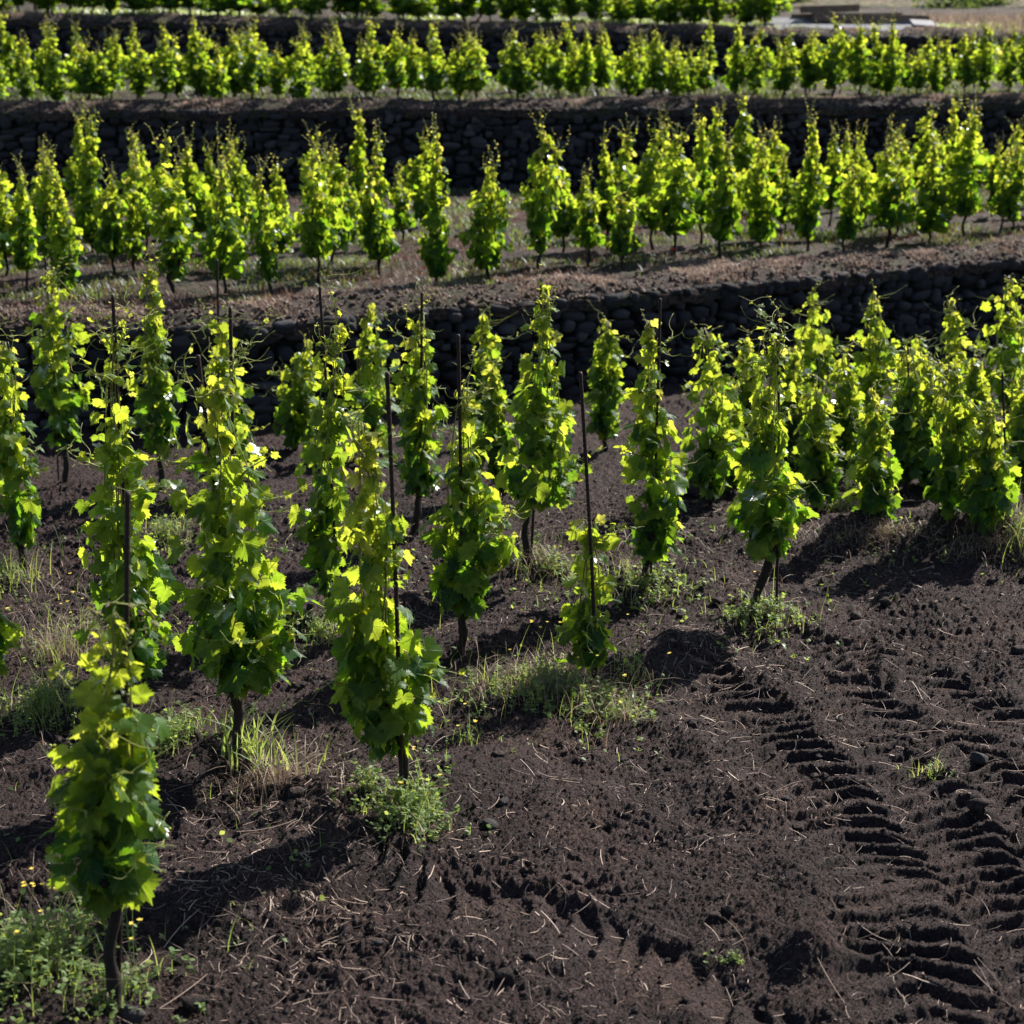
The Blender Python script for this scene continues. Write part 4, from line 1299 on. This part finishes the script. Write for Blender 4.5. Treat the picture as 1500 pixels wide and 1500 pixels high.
def clod(label, px, py, r, seed, mat='clod', name='soil_clod'):
    rng = np.random.default_rng(seed)
    P = at(px, py)
    V = lumpy(ICO3[0], rng, 0.10)
    n = ICO3[0] @ rng.normal(size=(3, 3)) * 5
    V = V * (1 + 0.05 * np.sin(n).sum(1) / 2)[:, None] * np.array([1.0, rng.uniform(0.8, 1.0), rng.uniform(0.65, 0.85)]) * r
    a = Acc(); a.add(V, ICO3[1])
    o = a.build(name, M[mat], None, loc=(P[0], P[1], P[2] + r * 0.3))
    tag(o, label, 'stone' if name == 'lava_stone' else 'clod', 'loose stones and clods on the soil')


clod('sharp dark lava stone right of the weeds at the centre vine foot', 717, 1213, 0.038, 1, 'rock', 'lava_stone')
clod('dark stone just above the sharp lava stone near the centre vine', 738, 1178, 0.030, 2, 'rock', 'lava_stone')
clod('rough dark clod beside the yellow flowers right of the centre vine', 730, 1108, 0.030, 3)
clod('small round stone alone on smooth soil near the bottom', 553, 1383, 0.021, 4, 'rock', 'lava_stone')
clod('round clod in the rut below the centre', 846, 1297, 0.028, 5)
clod('grey clod beside the long straw near the bottom centre', 738, 1430, 0.034, 6)
clod('dark clod right of the grey clod near the bottom centre', 775, 1408, 0.028, 7)
clod('upright pale topped stone on bare soil right of centre', 1152, 1174, 0.026, 8, 'rock', 'lava_stone')
clod('dark clod below the pale topped stone', 1168, 1215, 0.030, 9)
clod('clod pair left half on bare soil right of the bottom centre', 1047, 1345, 0.024, 10)
clod('clod pair right half on bare soil right of the bottom centre', 1068, 1335, 0.030, 11)
clod('large grey clod at the foot of the nearest vine', 285, 1475, 0.050, 12)
clod('flat pale stone at the bottom edge right of the nearest trunk', 195, 1490, 0.045, 13, 'rock', 'lava_stone')
clod('clod in shade at the left end of the straw heap', 365, 1345, 0.028, 14)
clod('dark stone near the right edge beside the lone grass tuft', 1435, 1115, 0.045, 15, 'rock', 'lava_stone')
clod('clod at the end of the dry stalks by the broad leafy vine', 432, 1165, 0.045, 16)
clod('clod on the slope right of the slanted trunk', 1298, 885, 0.042, 17)
clod('crumbly clod left of the vine shadow by the slanted trunk', 1255, 905, 0.034, 18)
clod('dark clod at the right edge of the tracked soil', 1492, 955, 0.042, 19)
clod('clod in the bare soil beside the tread marks near the right edge', 1432, 1185, 0.050, 20)
clod('clod behind the weeds left of the slanted trunk', 1050, 885, 0.040, 21)
clod('bulky clod by the broad vine between the two trunk vines', 1020, 725, 0.085, 22)


# ground cover of the upper terraces
def cover(name, label, which, lo, hi, n, xw, mat, hgt, wid, dense_scale, seed, dry=False):
    rng = np.random.default_rng(seed)
    a = Acc()
    x = rng.uniform(-xw, xw, n); t = rng.random(n)
    y = lo(x) * (1 - t) + hi(x) * t
    d = fbm(x, y, dense_scale, 2, seed)
    okk = d > rng.uniform(-0.12, 0.38, n)
    x, y = x[okk], y[okk]
    z = terrace_z(x, y, which)
    m = len(x)
    h = hgt * rng.uniform(0.3, 1.2, m); az = rng.uniform(0, 6.28, m); le = rng.uniform(0.1, 1.1, m)
    d = np.stack([np.cos(az), np.sin(az), 0 * az], 1); sd = np.stack([-np.sin(az), np.cos(az), 0 * az], 1)
    w = wid * rng.uniform(0.6, 1.5, m)
    B = np.stack([x, y, z - 0.01], 1)
    up = np.array([0, 0, 1.0])
    mid = B + d * (h * le * 0.4)[:, None] + up * (h * 0.6)[:, None]
    tip = B + d * (h * le)[:, None] + up * (h * 0.95)[:, None]
    V = np.stack([B - sd * w[:, None] * 0.4, B + sd * w[:, None] * 0.4, mid - sd * w[:, None] * 0.5, mid + sd * w[:, None] * 0.5, tip], 1)
    T = np.array([(0, 1, 3), (0, 3, 2), (2, 3, 4)])
    TT = (T[None] + (np.arange(m) * 5)[:, None, None]).reshape(-1, 3)
    a.add(V.reshape(-1, 3), TT, np.repeat(np.clip(rng.normal(0.5, 0.25, m), 0, 1), 5))
    o = a.build(name, mat)
    tag(o, label, 'ground cover', kind='stuff')


cover('weeds', 'low green weeds under the vines of the second terrace', 2, lambda x: E1(x) + 0.5, lambda x: E2(x) - 0.3, 110000, 9, M['weed_dark'], 0.08, 0.008, 0.8, 61)
cover('dry_grass', 'dry brown grass along the edge of the second terrace', 2, lambda x: E1(x) - 0.02, lambda x: E1(x) + 0.9, 110000, 9, M['edge_grass'], 0.05, 0.006, 1.4, 62)
cover('weeds', 'low weeds under the vines of the third terrace', 3, lambda x: E2(x) + 0.5, lambda x: E3(x) - 0.3, 90000, 11, M['weed_dark'], 0.10, 0.010, 0.7, 63)
cover('dry_grass', 'dry brown grass along the edge of the third terrace', 3, lambda x: E2(x) - 0.02, lambda x: E2(x) + 0.7, 70000, 11, M['edge_grass'], 0.05, 0.008, 1.4, 64)
cover('red_weeds', 'reddish dry weeds on the floor of the second terrace', 2, lambda x: E1(x) + 0.3, lambda x: E2(x) - 0.3, 90000, 9, M['red_weed'], 0.08, 0.006, 0.7, 68)
cover('grass', 'sunlit green grass at the foot of the topmost vines', 4, lambda x: E3(x) + 0.25, lambda x: E3(x) + 2.5, 45000, 12, M['weed_leaf'], 0.10, 0.012, 0.5, 65)
cover('dry_grass', 'dry grass along the edge of the topmost terrace', 4, lambda x: E3(x) - 0.02, lambda x: E3(x) + 0.5, 40000, 12, M['edge_grass'], 0.05, 0.008, 1.0, 66)

# clods of earth lying on the terrace edges
def lip_clods(label, line, which, n, xw, seed):
    rng = np.random.default_rng(seed)
    a = Acc()
    x = rng.uniform(-xw, xw, n); y = line(x) - 0.10 + 0.75 * rng.random(n) ** 1.8
    z = terrace_z(x, y, which)
    for i in range(n):
        r = 0.010 + 0.022 * rng.random() ** 2.5
        V = vari[rng.integers(12)] * np.array([1, rng.uniform(0.7, 1.1), rng.uniform(0.6, 0.9)]) * r
        g = rng.uniform(0, 6.28); c, s = math.cos(g), math.sin(g)
        a.add(V @ np.array([[c, -s, 0], [s, c, 0], [0, 0, 1]]).T + np.array([x[i], y[i], z[i] + r * 0.3]), ICO1[1])
    tag(a.build('edge_rubble', M['lip_soil']), label, 'rubble', kind='stuff')


lip_clods('brown clods of earth along the top edge of the curving wall', E1, 2, 5500, 8, 71)
lip_clods('brown clods of earth along the top edge of the long straight wall', E2, 3, 4500, 10, 72)
lip_clods('brown clods of earth along the top edge of the farthest wall', E3, 4, 2500, 11, 73)

# a poppy on the edge of the second terrace
px_, py_ = on_level(985, 384, Z2 + 0.03)
pz_ = float(terrace_z(np.array([px_]), np.array([py_]), 2)[0])
root = empty('poppy', (px_, py_, pz_))
tag(root, 'small red poppy on the edge of the second terrace', 'flower')
a = Acc(); tube(a, [(0, 0, 0), (0.01, 0, 0.06), (0.0, 0, 0.12)], 0.003, 5, 0.6); a.build('stem', M['shoot'], root)
a = Acc(); az = np.arange(5) * 1.257
add_leaflets(a, np.tile([0, 0, 0.12], (5, 1)), np.stack([np.cos(az), np.sin(az), np.full(5, 0.8)], 1), np.tile([0, 0, 1.0], (5, 1)), np.full(5, 0.05), np.linspace(0, 1, 5))
a.build('petal', M['poppy'], root)


# ------------------------------------------------------------------ timber pile at the top right
def plank(label, c, size, rz, mat, tilt=0.0, lean=0.0):
    bm = bmesh.new(); bmesh.ops.create_cube(bm, size=1.0)
    bmesh.ops.scale(bm, vec=Vector(size), verts=bm.verts)
    bmesh.ops.bevel(bm, geom=bm.edges[:], offset=0.006, segments=2, affect='EDGES')
    me = bpy.data.meshes.new('timber_plank'); bm.to_mesh(me); bm.free(); me.materials.append(M[mat])
    o = bpy.data.objects.new('timber_plank', me); COL.objects.link(o)
    o.location = c; o.rotation_euler = (lean, tilt, rz)
    tag(o, label, 'plank', 'planks piled on the topmost terrace')


def at4(px, dy):
    y = float(E3(6)) + dy
    return (px - 750) / F * (y * CP + 0.1), y


for lab, px, dy, dz, size, rz, mat, tilt in (
    ('lowest long grey board at the front of the timber pile', 1250, 0.45, 0.07, (2.7, 0.24, 0.045), 0.03, 'grey_board', 0.005),
    ('second grey board lying flat behind the lowest front board', 1245, 0.75, 0.115, (2.5, 0.26, 0.045), -0.04, 'grey_board', -0.01),
    ('grey board jutting out to the left of the timber pile', 1175, 0.95, 0.163, (1.3, 0.25, 0.04), 0.05, 'grey_board', 0.0),
    ('thick brown beam along the front of the timber pile', 1275, 0.85, 0.235, (2.0, 0.2, 0.15), 0.02, 'timber', 0.03),
    ('pale beam lying behind the thick brown beam', 1240, 1.12, 0.235, (1.9, 0.18, 0.16), -0.02, 'timber', -0.015),
    ('short brown beam on top of the timber pile at its left', 1215, 1.0, 0.385, (1.0, 0.18, 0.12), 0.06, 'timber', -0.03),
    ('small end board at the right end of the timber pile', 1352, 0.5, 0.15, (0.42, 0.22, 0.05), 0.2, 'grey_board', 0.05),
):
    x, y = at4(px, dy)
    plank(lab, (x, y, float(Z4f(x)) + dz), size, rz, mat, tilt, 0.42 if mat == 'grey_board' else 0.0)


# shrubs and dry grass on the slope right of the farthest wall
def shrub(label, x, y, z, rx, h, seed):
    rng = np.random.default_rng(seed)
    root = empty('shrub', (x, y, z)); tag(root, label, 'shrub', 'shrubs behind the timber pile')
    a, s = Acc(), Acc()
    n = 900
    D_ = norm(rng.normal(size=(n, 3))); D_[:, 2] = np.abs(D_[:, 2])
    rr = (0.55 + 0.5 * rng.random(n)) * (1 + 0.3 * np.sin(D_[:, 0] * 7 + seed) * np.cos(D_[:, 1] * 6))
    P = D_ * rr[:, None] * np.array([rx, rx * 0.7, h])
    add_leaflets(a, P, D_ + rng.normal(size=(n, 3)) * 0.7, D_ + rng.normal(size=(n, 3)) * 0.8, rng.uniform(0.05, 0.10, n), np.clip(rng.normal(0.3, 0.2, n), 0, 1))
    for k in range(8):
        d = norm(np.array([rng.normal(), rng.normal(), 1.2]))
        tube(s, [(0, 0, -0.05), tuple(d * h * 0.5), tuple(d * h * 0.95)], [0.02, 0.012, 0.005], 5)
    a.build('foliage', M['weed_dark'], root); s.build('stem', M['bark'], root)


for lab, px, y, rx, h, sd in (
    ('wide dark shrub right behind the timber pile', 1395, 41.5, 0.75, 0.50, 1),
    ('round shrub at the upper right between dry grass', 1445, 42.5, 0.6, 0.42, 2),
    ('low shrub touching the right edge at the top', 1495, 44.0, 0.7, 0.35, 3),
    ('small shrub behind the left end of the timber pile', 1150, 43.0, 0.7, 0.4, 4),
):
    x = (px - 750) / F * (y * CP)
    zz = float(terrace_z(np.array([x]), np.array([y]), 4)[0]) if y < 43 else float(hill_z(np.array([x]), np.array([y]))[0])
    shrub(lab, x, y, zz - 0.05, rx, h, sd)

# grass bank where the farthest wall stops
bx = np.linspace(X3END - 0.2, 34, 140); bt = np.linspace(0, 1, 26)
BX = np.repeat(bx[None], 26, 0)
BY = E3(BX) - 1.5 + 1.9 * bt[:, None] - 0.0 * BX
BZ = Z3 - 0.03 + (Z4f(BX) - Z3 + 0.05) * sstep(0, 1, bt)[:, None] + 0.05 * fbm(BX.ravel(), BY.ravel(), 2.0, 3, 610).reshape(BX.shape)
BZ -= 0.5 * (1 - sstep(X3END - 0.2, X3END + 0.15, BX)) * 0
structure(grid_mesh('grass_bank', BX, BY, BZ, M['hill']))
rng = np.random.default_rng(66)
a = Acc(); b = Acc()
for acc, n, ylo, yhi, hgt in ((a, 5000, -1.5, 0.35, 0.12), (b, 6000, 0.0, 5.0, 0.20)):
    x = rng.uniform(X3END - 0.05, 12, n); q = rng.random(n)
    y = E3(x) + ylo + (yhi - ylo) * q
    zz = np.where(y < E3(x) + 0.35, Z3 + (Z4f(x) - Z3) * sstep(-1.5, 0.4, y - E3(x)), terrace_z(x, y, 4))
    az = rng.uniform(0, 6.28, n); h = hgt * rng.uniform(0.4, 1.2, n)
    d = np.stack([np.cos(az), np.sin(az), 0 * az], 1); sd = np.stack([-np.sin(az), np.cos(az), 0 * az], 1)
    B_ = np.stack([x, y, zz], 1)
    V = np.stack([B_ - sd * 0.008, B_ + sd * 0.008, B_ + d * (h * 0.5)[:, None] + np.array([0, 0, 1.0]) * h[:, None]], 1)
    acc.add(V.reshape(-1, 3), np.arange(n * 3).reshape(-1, 3), np.repeat(rng.random(n), 3))
tag(a.build('bank_grass', M['weed_leaf']), 'green grass on the bank where the farthest wall ends', 'grass', kind='stuff')
tag(b.build('dry_grass', M['dry_grass']), 'tan dry grass on the slope right of the timber pile', 'grass', kind='stuff')

# ------------------------------------------------------------------ light
SUN_EL, SUN_AZ = R(38), R(42)
world = bpy.data.worlds.new('World'); scene.world = world
world.use_nodes = True
nt = world.node_tree
sky = nt.nodes.new('ShaderNodeTexSky'); sky.sky_type = 'NISHITA'; sky.sun_disc = False
sky.sun_elevation = SUN_EL; sky.sun_rotation = SUN_AZ
bg = nt.nodes['Background']; bg.inputs[1].default_value = 0.062
nt.links.new(sky.outputs[0], bg.inputs[0])
sd = bpy.data.lights.new('sun', 'SUN'); sd.energy = 5.0; sd.angle = R(0.5); sd.color = (1.0, 0.93, 0.82)
so = bpy.data.objects.new('sun', sd); COL.objects.link(so)
sv = Vector((math.sin(SUN_AZ) * math.cos(SUN_EL), math.cos(SUN_AZ) * math.cos(SUN_EL), math.sin(SUN_EL)))
so.rotation_euler = sv.to_track_quat('Z', 'Y').to_euler()
so.location = sv * 60

scene.view_settings.view_transform = 'Standard'
scene.view_settings.look = 'None'
scene.view_settings.exposure = 1.45
scene.view_settings.gamma = 1.0
scene.cycles.use_denoising = True
scene.cycles.max_bounces = 8
scene.cycles.transmission_bounces = 6
